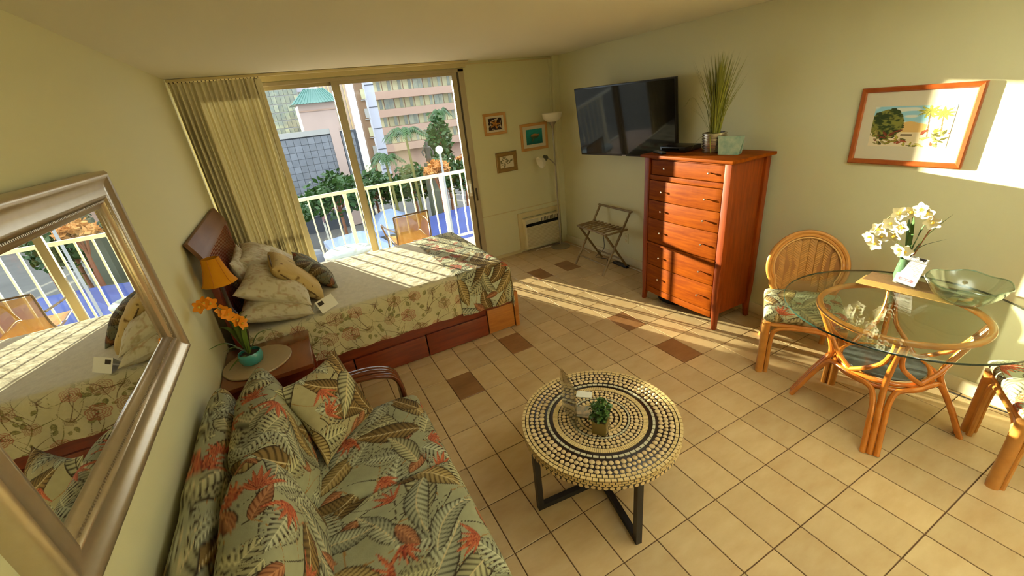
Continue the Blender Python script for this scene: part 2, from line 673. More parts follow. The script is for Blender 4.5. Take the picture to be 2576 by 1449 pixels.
M_RATTAN_D = mat('rattan_dark', S(96, 44, 22), rough=.25, spec=.5, var=.5, vscale=16, color2=S(64, 26, 12), coat=.4)
M_WEAVE = mat('cane_strip', S(190, 134, 62), rough=.5, var=.5, vscale=40, color2=S(150, 98, 38), random_obj=.14)
M_WHITE_METAL = mat('white_paint_metal', S(236, 232, 214), rough=.35)
M_ALU = mat('bronze_aluminium', S(176, 160, 128), rough=.4, metal=.15)
M_ALU_D = mat('dark_track', S(70, 58, 44), rough=.5)
M_BLACK = mat('black_metal', S(24, 20, 20), rough=.42)
M_PLASTIC_BLK = mat('black_plastic', S(14, 14, 16), rough=.3)
M_SCREEN = mat('screen_glass', S(10, 11, 12), rough=.05, spec=.3)
M_STEEL = mat('brushed_nickel', S(168, 160, 146), rough=.35, metal=.9)
M_KNOB = mat('satin_knob', S(214, 206, 190), rough=.22, metal=.95)
M_PEWTER = mat('champagne_frame', S(198, 182, 156), rough=.3, metal=.7, var=.25, vscale=30, color2=S(164, 144, 116))
M_MIRROR = mat('mirror_silver', S(240, 242, 240), rough=0.0, metal=1.0)
M_PANE = mat_glass('window_pane', (0.96, 0.98, 0.97, 1), ior=1.35, strength=.55)
M_TABLEGLASS = mat_glass('table_glass', (0.90, 0.95, 0.90, 1), ior=1.5, strength=1.0)
M_GLASSEDGE = mat('glass_edge', S(30, 52, 44), rough=.1, spec=.7)
M_BOWL = mat_glass('bowl_glass', (0.86, 0.93, 0.90, 1), ior=1.6, strength=1.5)
M_ACRYL = mat_glass('acrylic', (0.93, 0.93, 0.88, 1), ior=1.5, strength=1.6, rough=.03)
M_CURTAIN = mat('curtain_cloth', S(226, 216, 184), rough=.9, spec=.15, bump=.1, bscale=220, var=.2, vscale=20, color2=S(210, 198, 162))
_nt = M_CURTAIN.node_tree
_tl = _nt.nodes.new('ShaderNodeBsdfTranslucent')
_tl.inputs['Color'].default_value = S(222, 208, 160)
_mx = _nt.nodes.new('ShaderNodeMixShader')
_mx.inputs['Fac'].default_value = .02
_nt.links.new(_nt.nodes['Principled BSDF'].outputs[0], _mx.inputs[1])
_nt.links.new(_tl.outputs[0], _mx.inputs[2])
_nt.links.new(_mx.outputs[0], _nt.nodes['Material Output'].inputs['Surface'])
M_PRINT = mat_print('tropical_print')
M_QUILT = mat_print('quilt_print', bump=.16, bscale=60)
M_LINEN = mat_print('pillow_print', bump=.2, bscale=90)
M_ART = mat_print('picture_print', rough=.6, bump=0.0)
M_PAPER = mat('paper_white', S(240, 238, 228), rough=.6)
M_TEAL = mat('teal_ceramic', S(70, 158, 150), rough=.22, var=.5, vscale=14, color2=S(46, 128, 122), coat=.5)
M_LEAF = mat('leaf_green', S(92, 116, 40), rough=.4, var=.5, vscale=20, color2=S(62, 84, 26))
M_LEAF_D = mat('leaf_deep', S(62, 96, 34), rough=.45, var=.6, vscale=26, color2=S(34, 62, 20), random_obj=.2)
M_GRASS = mat('grass_blade', S(146, 146, 46), rough=.45, var=.5, vscale=14, color2=S(98, 102, 28), random_obj=.25)
M_ORANGE = mat('orchid_orange', S(246, 160, 24), rough=.5, var=.5, vscale=40, color2=S(238, 120, 16))
M_PETAL = mat('petal_white', S(248, 242, 214), rough=.5, var=.3, vscale=40, color2=S(240, 224, 160))
M_YELLOW = mat('petal_heart', S(226, 190, 60), rough=.5)
M_STEM = mat('stem', S(120, 112, 50), rough=.5)
M_STEM_R = mat('stem_brown', S(140, 84, 48), rough=.5)
M_SOIL = mat('soil', S(58, 42, 30), rough=.95, var=.6, vscale=60)
M_SHADE = mat('lamp_shade', S(204, 136, 28), rough=.8, spec=.1, bump=.1, bscale=200)
M_TAUPE = mat('taupe_disc', S(176, 152, 116), rough=.5, var=.25, vscale=40, color2=S(160, 134, 98))
M_MAPLE = mat('light_wood_frame', S(206, 152, 84), rough=.4, var=.5, vscale=12, color2=S(182, 124, 60))
M_GOLD = mat('gilt_frame', S(158, 124, 66), rough=.4, metal=.4, var=.5, vscale=60, color2=S(116, 86, 40), bump=.3, bscale=80)
M_KOA = mat('koa_frame', S(166, 82, 30), rough=.3, var=.7, vscale=10, color2=S(118, 50, 16), coat=.3)
M_BAMBOO = mat('olive_bamboo', S(142, 116, 72), rough=.45, var=.6, vscale=20, color2=S(104, 82, 46))
M_AC = mat('ac_plastic', S(224, 210, 168), rough=.5)
M_FROST = mat('frosted_glass', S(238, 230, 208), rough=.35)
M_CORD_W = mat('white_cord', S(220, 210, 190), rough=.5)
M_CORD_B = mat('black_cord', S(22, 20, 20), rough=.5)
M_WOVEN = mat('woven_mat', S(178, 140, 70), rough=.8, var=.6, vscale=60, stretch=(1, 4, 1), color2=S(140, 104, 46), bump=.3, bscale=120)
M_WOVEN_D = mat('woven_mat_brown', S(116, 82, 40), rough=.8, var=.6, vscale=60, stretch=(1, 4, 1), color2=S(84, 58, 26), bump=.3, bscale=120)
M_SLICE = mat('wood_slice', S(220, 194, 148), rough=.5, var=.5, vscale=50, color2=S(196, 158, 104), random_obj=.12)
M_STICK = mat('wood_stick', S(216, 190, 136), rough=.5, var=.5, vscale=50, color2=S(184, 152, 98), random_obj=.1)
M_PEARL = mat('pale_chip', S(214, 206, 178), rough=.25, random_obj=.12)
M_RESIN = mat('dark_resin', S(34, 18, 14), rough=.3)

# ================================================================== THE ROOM
XL, XR, YF, YB, ZC = -2.38, 1.70, 3.76, -4.4, 2.434
TU, TV_ = 0.2032, 0.3048
G = 0.0050

floor = struct(MB().box(((XL + XR) / 2, (YF + YB) / 2, -.055), (XR - XL + .2, YF - YB + .2, .102)).build('floor', M_GROUT))


def in_frame(x, y, z, m=40):
    c = cam.matrix_world.inverted() @ Vector((x, y, z))
    if c.z > -0.1:
        return False
    u, v = 1288 + 1052.2 * c.x / -c.z, 724.5 - 1052.2 * c.y / -c.z
    return -m < u < 2576 + m and -m < v < 1449 + m


DARK = {(-2, -6), (3, -10), (5, -10), (3, -3), (-5, -5), (3, -5)}
_tile_me = {}


def tile_mesh(w, d, dark):
    k = (round(w, 4), round(d, 4), dark)
    if k not in _tile_me:
        b = .0016
        vs = [(-w / 2, -d / 2, -.006), (w / 2, -d / 2, -.006), (w / 2, d / 2, -.006), (-w / 2, d / 2, -.006),
              (-w / 2, -d / 2, -b), (w / 2, -d / 2, -b), (w / 2, d / 2, -b), (-w / 2, d / 2, -b),
              (-w / 2 + b, -d / 2 + b, 0), (w / 2 - b, -d / 2 + b, 0), (w / 2 - b, d / 2 - b, 0), (-w / 2 + b, d / 2 - b, 0)]
        fs = [(8, 9, 10, 11)] + [(i, (i + 1) % 4, 4 + (i + 1) % 4, 4 + i) for i in range(4)] + [(4 + i, 4 + (i + 1) % 4, 8 + (i + 1) % 4, 8 + i) for i in range(4)]
        me = bpy.data.meshes.new('tile')
        me.from_pydata(vs, [], fs)
        me.materials.append(M_TILE_D if dark else M_TILE)
        _tile_me[k] = me
    return _tile_me[k]


rest = MB()
for i in range(-12, 9):
    for j in range(-13, 15):
        x0, x1 = max(i * TU, XL) + G / 2, min((i + 1) * TU, XR) - G / 2
        y0, y1 = max(-(j + 1) * TV_, YB) + G / 2, min(-j * TV_, YF) - G / 2
        if x1 - x0 < .01 or y1 - y0 < .01:
            continue
        cx, cy = (x0 + x1) / 2, (y0 + y1) / 2
        hidden = (cx < -.3 and 2.05 < cy < 3.7) or (cx < -1.55 and cy < 1.9) or (cx < -1.3 and cy > 3.3) or (cx < -1.4 and cy < .2)
        if in_frame(cx, cy, 0) and not hidden:
            link_mesh('tile', tile_mesh(x1 - x0, y1 - y0, (i, j) in DARK), floor, loc=(cx, cy, 0))
        else:
            rest.box((cx, cy, -.003), (x1 - x0, y1 - y0, .006))
r_ = rest.build('tile_field', M_TILE, floor)
r_['kind'] = 'stuff'

struct(MB().box(((XL + XR) / 2, (YF + YB) / 2, ZC + .06), (XR - XL + .2, YF - YB + .24, .12)).build('ceiling', M_CEIL))
struct(MB().box((XL - .06, (YF + YB) / 2, ZC / 2), (.12, YF - YB + .24, ZC)).build('wall_left', M_WALL))
struct(MB().box((XR + .06, (YF + YB) / 2, ZC / 2), (.12, YF - YB + .24, ZC)).build('wall_right', M_WALL))
struct(MB().box(((XL + XR) / 2, YB - .06, ZC / 2), (XR - XL, .12, ZC)).build('wall_back', M_WALL))
wf = MB()
wf.box(((.412 + XR) / 2, YF + .06, ZC / 2), (XR - .412, .12, ZC))
wf.box(((XL + .412) / 2, YF + .06, (2.365 + ZC) / 2), (.412 - XL, .12, ZC - 2.365))
wf.box((XL + .02, YF + .06, 2.365 / 2), (.04, .12, 2.365))
struct(wf.build('wall_far', M_WALL))
# panelling of the far wall: battens, seams, corner chase
struct(MB().box((1.02, YF - .003, .612), (1.20, .008, .010)).build('trim_1', M_TRIM))
t2 = MB().box((1.655, YF - .02, ZC / 2), (.09, .04, ZC))
t2.box((1.575, YF - .004, (ZC + .62) / 2), (.012, .008, ZC - .62))
struct(t2.build('trim_2', M_WALL))
struct(MB().box((1.05, YF - .006, 2.405), (1.3, .012, .012)).build('trim_3', M_TRIM))
struct(MB().box((XR - .009, (YF + YB) / 2, .048), (.018, YF - YB, .096)).build('baseboard_right', M_BASE, bevel=.004))
struct(MB().box((.68, YF - .008, .02), (.52, .016, .04)).build('baseboard_far', M_TRIM))
struct(MB().box((XL + .009, (1.0 + YB) / 2, .048), (.018, 1.0 - YB, .096)).build('baseboard_left', M_BASE))
struct(MB().box(((XL + .44) / 2, YF - .012, 2.398), (.44 - XL, .024, .05)).build('trim_4', M_TRIM))

# sliding balcony door
door = struct(MB().box((.378, YF + .05, 1.18), (.066, .12, 2.36)).box((-.97, YF + .05, 2.35), (2.76, .12, .03))
              .box((-.97, YF + .05, .012), (2.76, .12, .024)).build('door_1', M_ALU))
MB().box((.338, YF + .045, 1.17), (.014, .09, 2.33)).build('track', M_ALU_D, door)


def sash(x0, x1, y, zt=2.325):
    m = MB()
    w = .062
    m.box((x0 + w / 2, y, zt / 2 + .02), (w, .035, zt - .02))
    m.box((x1 - w / 2, y, zt / 2 + .02), (w, .035, zt - .02))
    m.box(((x0 + x1) / 2, y, zt - .004), (x1 - x0, .034, .038))
    m.box(((x0 + x1) / 2, y, .06), (x1 - x0, .034, .075))
    f = m.build('sash', M_ALU, door)
    MB().box(((x0 + x1) / 2, y, zt / 2 + .03), (x1 - x0 - 2 * w + .01, .005, zt - .12)).build('pane', M_PANE, f)
    return f


s1 = sash(-1.04, .33, YF + .03)
s2 = sash(-2.33, -.955, YF + .08)
hb = MB().box((.30, YF + .004, 1.02), (.03, .02, .20)).box((.30, YF - .02, 1.02), (.018, .03, .12))
hb.build('door_handle', M_WHITE_METAL, s1, bevel=.004)
MB().box((.372, YF - .012, .93), (.02, .012, .16)).build('strike_plate', M_ALU_D, door)

# curtain and its track
tr = MB().box(((XL + .44) / 2, YF - .13, 2.420), (.44 - XL - .02, .035, .022)).build('curtain_track', M_TRIM, bevel=.003)
tag(tr, 'slim cream curtain track running along the ceiling above the balcony door', 'curtain track')
cur = thing('curtain', (-2.0, YF - .13, 0), 'pleated cream curtain drawn to the left of the balcony door', 'curtain')
nx, nz = 420, 46
t = np.linspace(0, 1, nx)
zz = np.concatenate([np.linspace(0, .12, 12), np.linspace(.16, 1, nz - 12)])
T, Zr = np.meshgrid(t, zz)
xs = -.36 + T * (.335 + .36) - .05 * Zr * T
ph = T * 2 * PI * 17 + 1.2 * np.sin(T * 9) + .5 * np.sin(T * 31)
amp = (.012 + .026 * np.clip(Zr * 6, 0, 1)) * (.7 + .5 * np.sin(T * 17) ** 2)
ys = np.sin(ph) * amp + .012 * np.sin(T * 40 + Zr * 2.5) * Zr
xs = xs + .008 * np.cos(ph * .5 + Zr * 3) * Zr
grid_mesh('drape', xs, ys, 2.400 - Zr * 2.375, M_CURTAIN, cur)
MB().box((.322, -.01, 1.215), (.055, .012, 2.35)).build('leading_edge', M_CURTAIN, cur, bevel=.004)
hk = MB()
for k in range(24):
    hk.box((-.35 + k * .0295, 0, 2.403), (.006, .012, .012))
hk.build('hooks', M_ALU_D, cur)['kind'] = 'stuff'

# ================================================================== BALCONY AND STREET
struct(MB().box((0, 4.53, -.10), (7, 1.30, .10)).build('balcony_floor', mat('deck_concrete', S(206, 178, 164), rough=.8, var=.3, vscale=6)))
struct(MB().box((0, 4.72, 2.53), (7, 1.66, .18)).build('balcony_ceiling', mat('soffit_paint', S(236, 222, 208), rough=.8)))
rail = thing('balcony_railing', (-.35, 5.1, -.05), 'white painted metal railing along the balcony edge', 'railing')
MB().box((0, 0, 1.10), (5.4, .05, .045)).build('top_rail', M_WHITE_METAL, rail, bevel=.006)
MB().box((0, 0, .10), (5.4, .03, .035)).build('bottom_rail', M_WHITE_METAL, rail, bevel=.004)
bal = MB().box((0, 0, .60), (.019, .019, .98)).build('baluster', M_WHITE_METAL, rail)
post = MB().box((0, 0, .55), (.05, .05, 1.08)).build('post', M_WHITE_METAL, rail)
first_b = first_p = True
for k in range(-9, 18):
    x = .369 - 9 * .1587 + k * .1587 + .35
    if abs(x) > 2.68:
        continue
    if k % 9 == 0:
        o = post if first_p else post.copy()
        if not first_p:
            COL.objects.link(o)
        first_p = False
    else:
        o = bal if first_b else bal.copy()
        if not first_b:
            COL.objects.link(o)
        first_b = False
    o.location = (x, 0, 0)

# sling chair on the balcony, its back towards the room
M_SLING = mat('sling_cloth', S(216, 164, 96), rough=.8, spec=.2, bump=.2, bscale=200)
_nt = M_SLING.node_tree
_tp = _nt.nodes.new('ShaderNodeBsdfTransparent')
_mx = _nt.nodes.new('ShaderNodeMixShader')
_mx.inputs['Fac'].default_value = .14
_nt.links.new(_nt.nodes['Principled BSDF'].outputs[0], _mx.inputs[1])
_nt.links.new(_tp.outputs[0], _mx.inputs[2])
_nt.links.new(_mx.outputs[0], _nt.nodes['Material Output'].inputs['Surface'])
M_TUBE = mat('bronze_tube', S(112, 84, 54), rough=.4)
bc = thing('patio_chair', (-.47, 4.27, -.05), 'tan sling patio chair on the balcony with its back to the glass', 'chair', rotz=.05)
n_ = 16
T, R_ = np.meshgrid(np.linspace(-1, 1, n_), np.linspace(0, 1, n_))
grid_mesh('sling', T * .215, -.20 - .06 * R_ - .02 * (1 - T ** 2), .475 + .365 * R_ + .0 * T, M_SLING, bc)
grid_mesh('seat', T * .215, -.20 + .44 * R_, .475 + .02 * R_ - .012 * (1 - T ** 2), M_SLING, bc)
for s_ in (-1, 1):
    MB().tube(spline([(s_ * .225, -.275, .855), (s_ * .225, -.20, .475), (s_ * .225, .24, .49), (s_ * .225, .30, 0.0)]), .010).build('side_frame', M_TUBE, bc, smooth=True)
    MB().tube(spline([(s_ * .23, -.235, .66), (s_ * .285, -.02, .68), (s_ * .285, .22, .68), (s_ * .235, .26, .48)]), .011).build('armrest', M_TUBE, bc, smooth=True)
    MB().tube([(s_ * .225, -.19, .475), (s_ * .23, -.28, 0)], .010).build('leg', M_TUBE, bc, smooth=True)
MB().tube([(-.225, -.275, .855), (.225, -.275, .855)], .010).build('top_bar', M_TUBE, bc, smooth=True)
# low glass-topped side table with white frame left of the chair
bt = thing('patio_table', (-1.25, 4.55, -.05), 'low round patio table with a pale top beside the railing', 'table')
MB().lathe([(.30, .40), (.31, .41), (.31, .425), (.30, .432)], 36).build('table_top', mat('pale_top', S(170, 188, 200), rough=.15), bt, smooth=True)
for k in range(4):
    a = PI / 4 + k * PI / 2
    MB().tube([(.22 * math.cos(a), .22 * math.sin(a), .40), (.26 * math.cos(a), .26 * math.sin(a), 0)], .012).build('leg', M_WHITE_METAL, bt, smooth=True)

GZ = -9.0
struct(MB().box((15, 60, GZ - .1), (150, 105, .2)).build('street_ground', mat('asphalt', S(112, 108, 102), rough=.9, var=.5, vscale=.4, color2=S(84, 80, 76))))

M_PINK = mat('pink_stucco', S(184, 150, 130), rough=.85, var=.25, vscale=1.2, color2=S(166, 130, 112))
M_PINK_L = mat('pale_pink_stucco', S(190, 164, 152), rough=.85, var=.2, vscale=.6)
M_STONE = mat('grey_panel', S(124, 126, 132), rough=.6, var=.5, vscale=1.5, color2=S(100, 102, 108), random_obj=.12)
M_JOINT = mat('dark_joint', S(74, 76, 82), rough=.9)
M_WINGLASS = mat('building_glass', S(108, 116, 108), rough=.12, spec=.6, var=.7, vscale=.9, color2=S(176, 172, 130), random_obj=.3)
M_WINDARK = mat('building_glass_dark', S(62, 72, 84), rough=.12, spec=.6, random_obj=.2)
M_DRAPE = mat('window_drape', S(196, 188, 148), rough=.8, random_obj=.2)
M_GREENROOF = mat('green_metal_roof', S(84, 128, 116), rough=.5)
M_CONC = mat('white_concrete', S(170, 166, 160), rough=.8, var=.2, vscale=.5)
M_BROWNB = mat('brown_facade', S(134, 104, 78), rough=.8)

# pink hotel with balcony bands
ht = thing('hotel_building', (21, 75, GZ), 'pink hotel block with horizontal balcony bands and rows of windows', 'building')
MB().box((2, 6, 13), (18, 10, 26)).build('wall', M_PINK, ht)
for k in range(8):
    z = 13.35 + (k - 3) * 2.72
    if z < 1:
        continue
    MB().box((1.5, .1, z + .55), (17, 1.6, 1.15)).build('balcony_band', M_PINK, ht)
    for q in range(10):
        x = -6.3 + q * 1.75 + (.2 if k % 2 else 0)
        w = MB().box((x, .95, z + 1.95), (1.6, .12, 1.6)).build('window', M_DRAPE if (q * 3 + k) % 5 else M_WINGLASS, ht)
        MB().box((x + .3, .87, z + 1.95), (.5, .06, 1.45)).build('pane', M_WINGLASS, w)
# pale concrete pillar tower beside the hotel
tw = thing('stair_tower', (10.9, 62, GZ), 'tall pale concrete stair tower between the hotel and the grey tiled block', 'building')
MB().box((0, .5, 12), (1.15, 1.6, 24)).build('wall', mat('bright_concrete', S(200, 200, 212), rough=.7), tw)
for k in range(7):
    MB().box((0, -.33, 4 + k * 2.7), (1.17, .06, .07)).build('joint', M_JOINT, tw)
tb = thing('narrow_facade', (9.35, 60, GZ), 'narrow brown facade with a lit fire stair next to the pale tower', 'building')
MB().box((-.1, .5, 11.5), (.95, 1.2, 23)).build('wall', M_BROWNB, tb)
for k in range(9):
    MB().box((.2, -.15, 2.2 + k * 2.3), (.5, .12, 1.1)).build('window', M_DRAPE if k % 2 else M_CONC, tb)
    MB().box((.18, -.25, 1.5 + k * 2.3), (.7, .3, .08)).build('ledge', M_CONC, tb)
# grey-tiled block with pink upper storey and green hipped roof
gb = thing('tiled_building', (3.0, 48, GZ), 'grey tiled block with a pink upper storey and green hipped roof', 'building')
MB().box((-2.05, 3.3, 6.1), (9.9, 6, 7.6)).box((-2.05, 3.3, 1.2), (9.9, 6, 2.4)).build('wall', M_JOINT, gb)
MB().box((-.32, 2.6, 11.4), (3.45, 5, 2.8)).build('upper_wall', M_PINK_L, gb)
MB().box((.76, .26, 5.2), (.92, .5, 10.2)).build('pink_pilaster', M_PINK_L, gb)
MB().box((-3.3, .2, 10.05), (7.2, .3, .5)).build('cornice', M_CONC, gb)
MB().box((-.32, .08, 12.1), (3.5, .2, .12)).build('band', M_PINK, gb)
panel = None
for r in range(12):
    for c in range(-5, 10):
        x, z = -3.66 + c * .66, 9.35 - r * .66
        if abs(x - .76) < .30:
            continue
        if panel is None:
            panel = MB().box((0, 0, 0), (.63, .12, .63)).build('panel', M_STONE, gb)
            o = panel
        else:
            o = panel.copy()
            COL.objects.link(o)
        o.location = (x, .25, z)
rf = MB()
e = [(-2.6, -.6, 12.75), (2.0, -.6, 12.75), (2.0, 5.6, 12.75), (-2.6, 5.6, 12.75)]
rd = [(-.95, 2.4, 14.2), (1.0, 2.4, 14.2)]
rf.add(e + rd, [(0, 1, 5, 4), (1, 2, 5), (2, 3, 4, 5), (3, 0, 4), (3, 2, 1, 0)])
roof = rf.build('roof', M_GREENROOF, gb)
for k in range(15):
    x = -2.4 + k * .3
    tx = min(max(x * .42 + .1, -.95), 1.0)
    MB().bar((x, -.62, 12.77), (tx, 2.38, 14.22), .05, .05).build('seam', M_GREENROOF, roof)
# mirrored office tower behind, darker tower, pale tower
gt = thing('glass_tower', (.6, 80, GZ), 'mirror glass office block behind the green roofed building', 'building')
MB().box((0, 3, 12), (5.4, 5, 24)).build('wall', M_CONC, gt)
gp = None
for r in range(13):
    for c in range(8):
        if gp is None:
            gp = MB().box((0, 0, 0), (.6, .1, 1.05)).build('pane', M_WINGLASS, gt)
            o = gp
        else:
            o = gp.copy()
            COL.objects.link(o)
        o.location = (-2.35 + c * .66, .45, 7.6 + r * 1.2)
dt = thing('dark_tower', (2.7, 92, GZ), 'slim dark tower behind the mirror glass block', 'building')
MB().box((-.1, 0, 12), (1.2, 3, 24)).build('wall', M_WINDARK, dt)
for k in range(10):
    MB().box((-.1, -1.53, 4 + k * 2), (1.1, .08, 1.2)).build('window', M_WINGLASS, dt)
pt = thing('pale_tower', (5.0, 96, GZ), 'pale blue-grey tower rising behind the green roof', 'building')
MB().box((-.2, 0, 11.8), (3.0, 3, 23.6)).build('wall', mat('blue_grey', S(188, 192, 214), rough=.7), pt)
for k in range(8):
    MB().box((-.2, -1.55, 9 + k * 1.8), (2.6, .1, .7)).build('window', M_WINGLASS, pt)
lt = thing('bright_tower', (9.2, 98, GZ), 'sunlit striped tower behind the pink pilaster', 'building')
MB().box((1.4, 0, 13), (5.4, 3, 26)).build('wall', M_CONC, lt)
for k in range(7):
    MB().box((-.7 + k * .72, -1.55, 14), (.22, .12, 24)).build('fin', M_DRAPE, lt)


def leaf_cloud(centers, n, size, seed, flat=.5):
    rr = random.Random(seed)
    m = MB()
    for _ in range(n):
        (cx, cy, cz, rx, rz) = rr.choice(centers)
        while True:
            a, b, c = rr.uniform(-1, 1), rr.uniform(-1, 1), rr.uniform(-1, 1)
            if a * a + b * b + c * c < 1:
                break
        p = Vector((cx + a * rx, cy + b * rx, cz + c * rz))
        d = Vector((rr.uniform(-1, 1), rr.uniform(-1, 1), rr.uniform(-.6, .8))).normalized()
        e_ = d.orthogonal().normalized()
        e_.rotate(Matrix.Rotation(rr.uniform(0, 6.28), 3, d))
        s_ = size * rr.uniform(.6, 1.3)
        m.add([p - d * s_, p + e_ * s_ * flat, p + d * s_, p - e_ * s_ * flat], [(0, 1, 2, 3)])
    return m


def tree(name, x, y, zc, rx, rz, label, seed, n=900, size=.3, material=M_LEAF_D, trunk=.16):
    t = thing(name, (x, y, GZ), label, 'tree')
    z = zc - GZ
    cs = [(0, 0, z, rx, rz)] + [(rx * .7 * math.cos(k * 1.3), rx * .6 * math.sin(k * 1.3), z + rz * .35 * math.sin(k * 2.1), rx * .55, rz * .5) for k in range(6)]
    leaf_cloud(cs, n, size, seed).build('foliage', material, t)['kind'] = 'stuff'
    tk = MB().tube(spline([(0, 0, 0), (.1, 0, z * .5), (0, 0, z)]), [trunk * (1 - .4 * i / 16) for i in range(17)])
    for k in range(5):
        tk.tube([(0, 0, z * .72), (rx * .6 * math.cos(k * 1.26), rx * .5 * math.sin(k * 1.26), z + rz * .3)], trunk * .35)
    tk.build('trunk', M_STEM_R, t, smooth=True)
    return t


tree('shade_tree', 1.3, 37, -3.7, 2.6, 2.1, 'broad green tree in front of the grey tiled block', 11, n=1700)
tree('leafy_tree', 5.2, 42, -4.6, 2.2, 2.2, 'rounded dark green tree behind the pale blue canopy', 12, n=1300)
tree('street_tree', 8.6, 40, -4.3, 2.0, 2.0, 'dense street tree below the tall palm', 13, n=1300)
tree('dark_tree', 12.1, 39.5, -4.2, 2.0, 2.2, 'dark tree behind the bright blue canopy', 14, n=1300)
tree('tall_tree', 13.2, 44, -1.2, 1.3, 3.2, 'tall narrow tree at the right edge of the balcony view', 15, n=1100)
tree('bush_tree', -2.4, 43, -5.3, 1.6, 1.7, 'low tree at the foot of the grey tiled wall', 16, n=900)


def palm(x, y, ztop, label, seed, L=1.9):
    rr = random.Random(seed)
    t = thing('palm_tree', (x, y, GZ), label, 'palm tree')
    h = ztop - GZ
    MB().tube(spline([(.25, 0, 0), (.15, 0, h * .5), (0, 0, h)]), [.15 - .05 * i / 16 for i in range(17)]).build('trunk', M_STEM, t, smooth=True)
    for k in range(16):
        a = k * 2.4 + rr.uniform(-.2, .2)
        m = MB()
        d = Vector((math.cos(a), math.sin(a), 0))
        up = rr.uniform(.1, .6)
        sp = spline([(0, 0, h), tuple(d * L * .45 + Vector((0, 0, h + up * .9))), tuple(d * L + Vector((0, 0, h - .5 + up * .4)))], 7)
        sd = d.cross(Vector((0, 0, 1)))
        for i in range(1, len(sp)):
            w = .42 * math.sin(PI * i / len(sp)) + .06
            for s_ in (-1, 1):
                m.add([sp[i - 1], sp[i], sp[i] + sd * s_ * w - Vector((0, 0, .28)) + d * .15], [(0, 1, 2)])
        m.build('frond', M_LEAF_D, t)
    return t


palm(8.0, 36.5, .45, 'palm tree standing in front of the pink hotel', 21)
palm(5.9, 36.5, -1.4, 'lower palm tree left of the tall palm', 22, 1.6)
palm(15.0, 47, 1.6, 'dark palm at the right side of the pink hotel', 23, 1.3)

st = thing('statue', (9.53, 36, GZ), 'dark standing bronze statue on a tall pedestal below the hotel', 'statue')
MB().box((0, 0, 3.2), (1.0, 1.0, 6.4)).box((0, 0, 6.5), (.8, .8, .5)).build('pedestal', mat('green_stone', S(96, 96, 74), rough=.8), st)
MB().lathe([(.20, 6.7), (.26, 6.9), (.2, 7.3), (.27, 7.8), (.30, 8.05), (.12, 8.18), (.11, 8.25), (.15, 8.36), (.12, 8.5), (0, 8.56)], 14).build('figure', mat('bronze', S(66, 56, 44), rough=.5), st, smooth=True)
MB().tube([(-.28, 0, 8.0), (-.5, 0, 7.7), (-.42, -.1, 7.4)], .07).build('arm', MATS['bronze'], st, smooth=True)
MB().tube([(.28, 0, 8.0), (.48, 0, 7.65), (.4, -.1, 7.35)], .07).build('arm', MATS['bronze'], st, smooth=True)
M_ORTREE = mat('autumn_leaf', S(214, 150, 78), rough=.6, var=.5, vscale=2, color2=S(190, 116, 50))
tree('orange_tree', 9.5, 34.2, -2.55, .98, .75, 'orange leaved tree under the bronze statue', 17, n=700, size=.22, material=M_ORTREE)
tree('autumn_tree', 14.6, 41.5, -3.3, .8, .7, 'small orange tree right of the bronze statue', 18, n=350, size=.2, material=M_ORTREE)
pole_l = thing('street_lamp', (7.05, 25.2, GZ), 'pale street lamp post rising above the railing', 'street lamp')
MB().tube([(0, 0, 0), (0, 0, 8.4)], .07).build('pole', M_CONC, pole_l, smooth=True)
MB().lathe([(.1, 8.4), (.24, 8.6), (.2, 8.8), (0, 8.9)], 12).build('lantern', M_FROST, pole_l, smooth=True)


def canopy(x, y, z, w, d, h, material, label, rot=0.0, rounded=False):
    t = thing('canopy_tent', (x, y, GZ), label, 'canopy', rotz=rot)
    zt = z - GZ
    m = MB()
    if rounded:
        n = 10
        for i in range(n):
            a0, a1 = PI * i / n, PI * (i + 1) / n
            m.add([(-w / 2 * math.cos(a0), -d / 2, zt - h + h * math.sin(a0)), (-w / 2 * math.cos(a1), -d / 2, zt - h + h * math.sin(a1)),
                   (-w / 2 * math.cos(a1), d / 2, zt - h + h * math.sin(a1)), (-w / 2 * math.cos(a0), d / 2, zt - h + h * math.sin(a0))], [(0, 1, 2, 3)])
    else:
        e_ = [(-w / 2, -d / 2, zt - h), (w / 2, -d / 2, zt - h), (w / 2, d / 2, zt - h), (-w / 2, d / 2, zt - h)]
        m.add(e_ + [(-w * .08, 0, zt), (w * .08, 0, zt)], [(0, 1, 5, 4), (1, 2, 5), (2, 3, 4, 5), (3, 0, 4)])
        lo = [(p[0], p[1], p[2] - .45) for p in e_]
        m.add(e_ + lo, [(0, 1, 5, 4), (1, 2, 6, 5), (2, 3, 7, 6), (3, 0, 4, 7)])
    m.build('cover', material, t)
    for sx in (-1, 1):
        for sy in (-1, 1):
            MB().tube([(sx * w / 2 * .97, sy * d / 2 * .97, 0), (sx * w / 2 * .97, sy * d / 2 * .97, zt - h)], .05, 6).build('pole', M_WHITE_METAL, t)
    return t


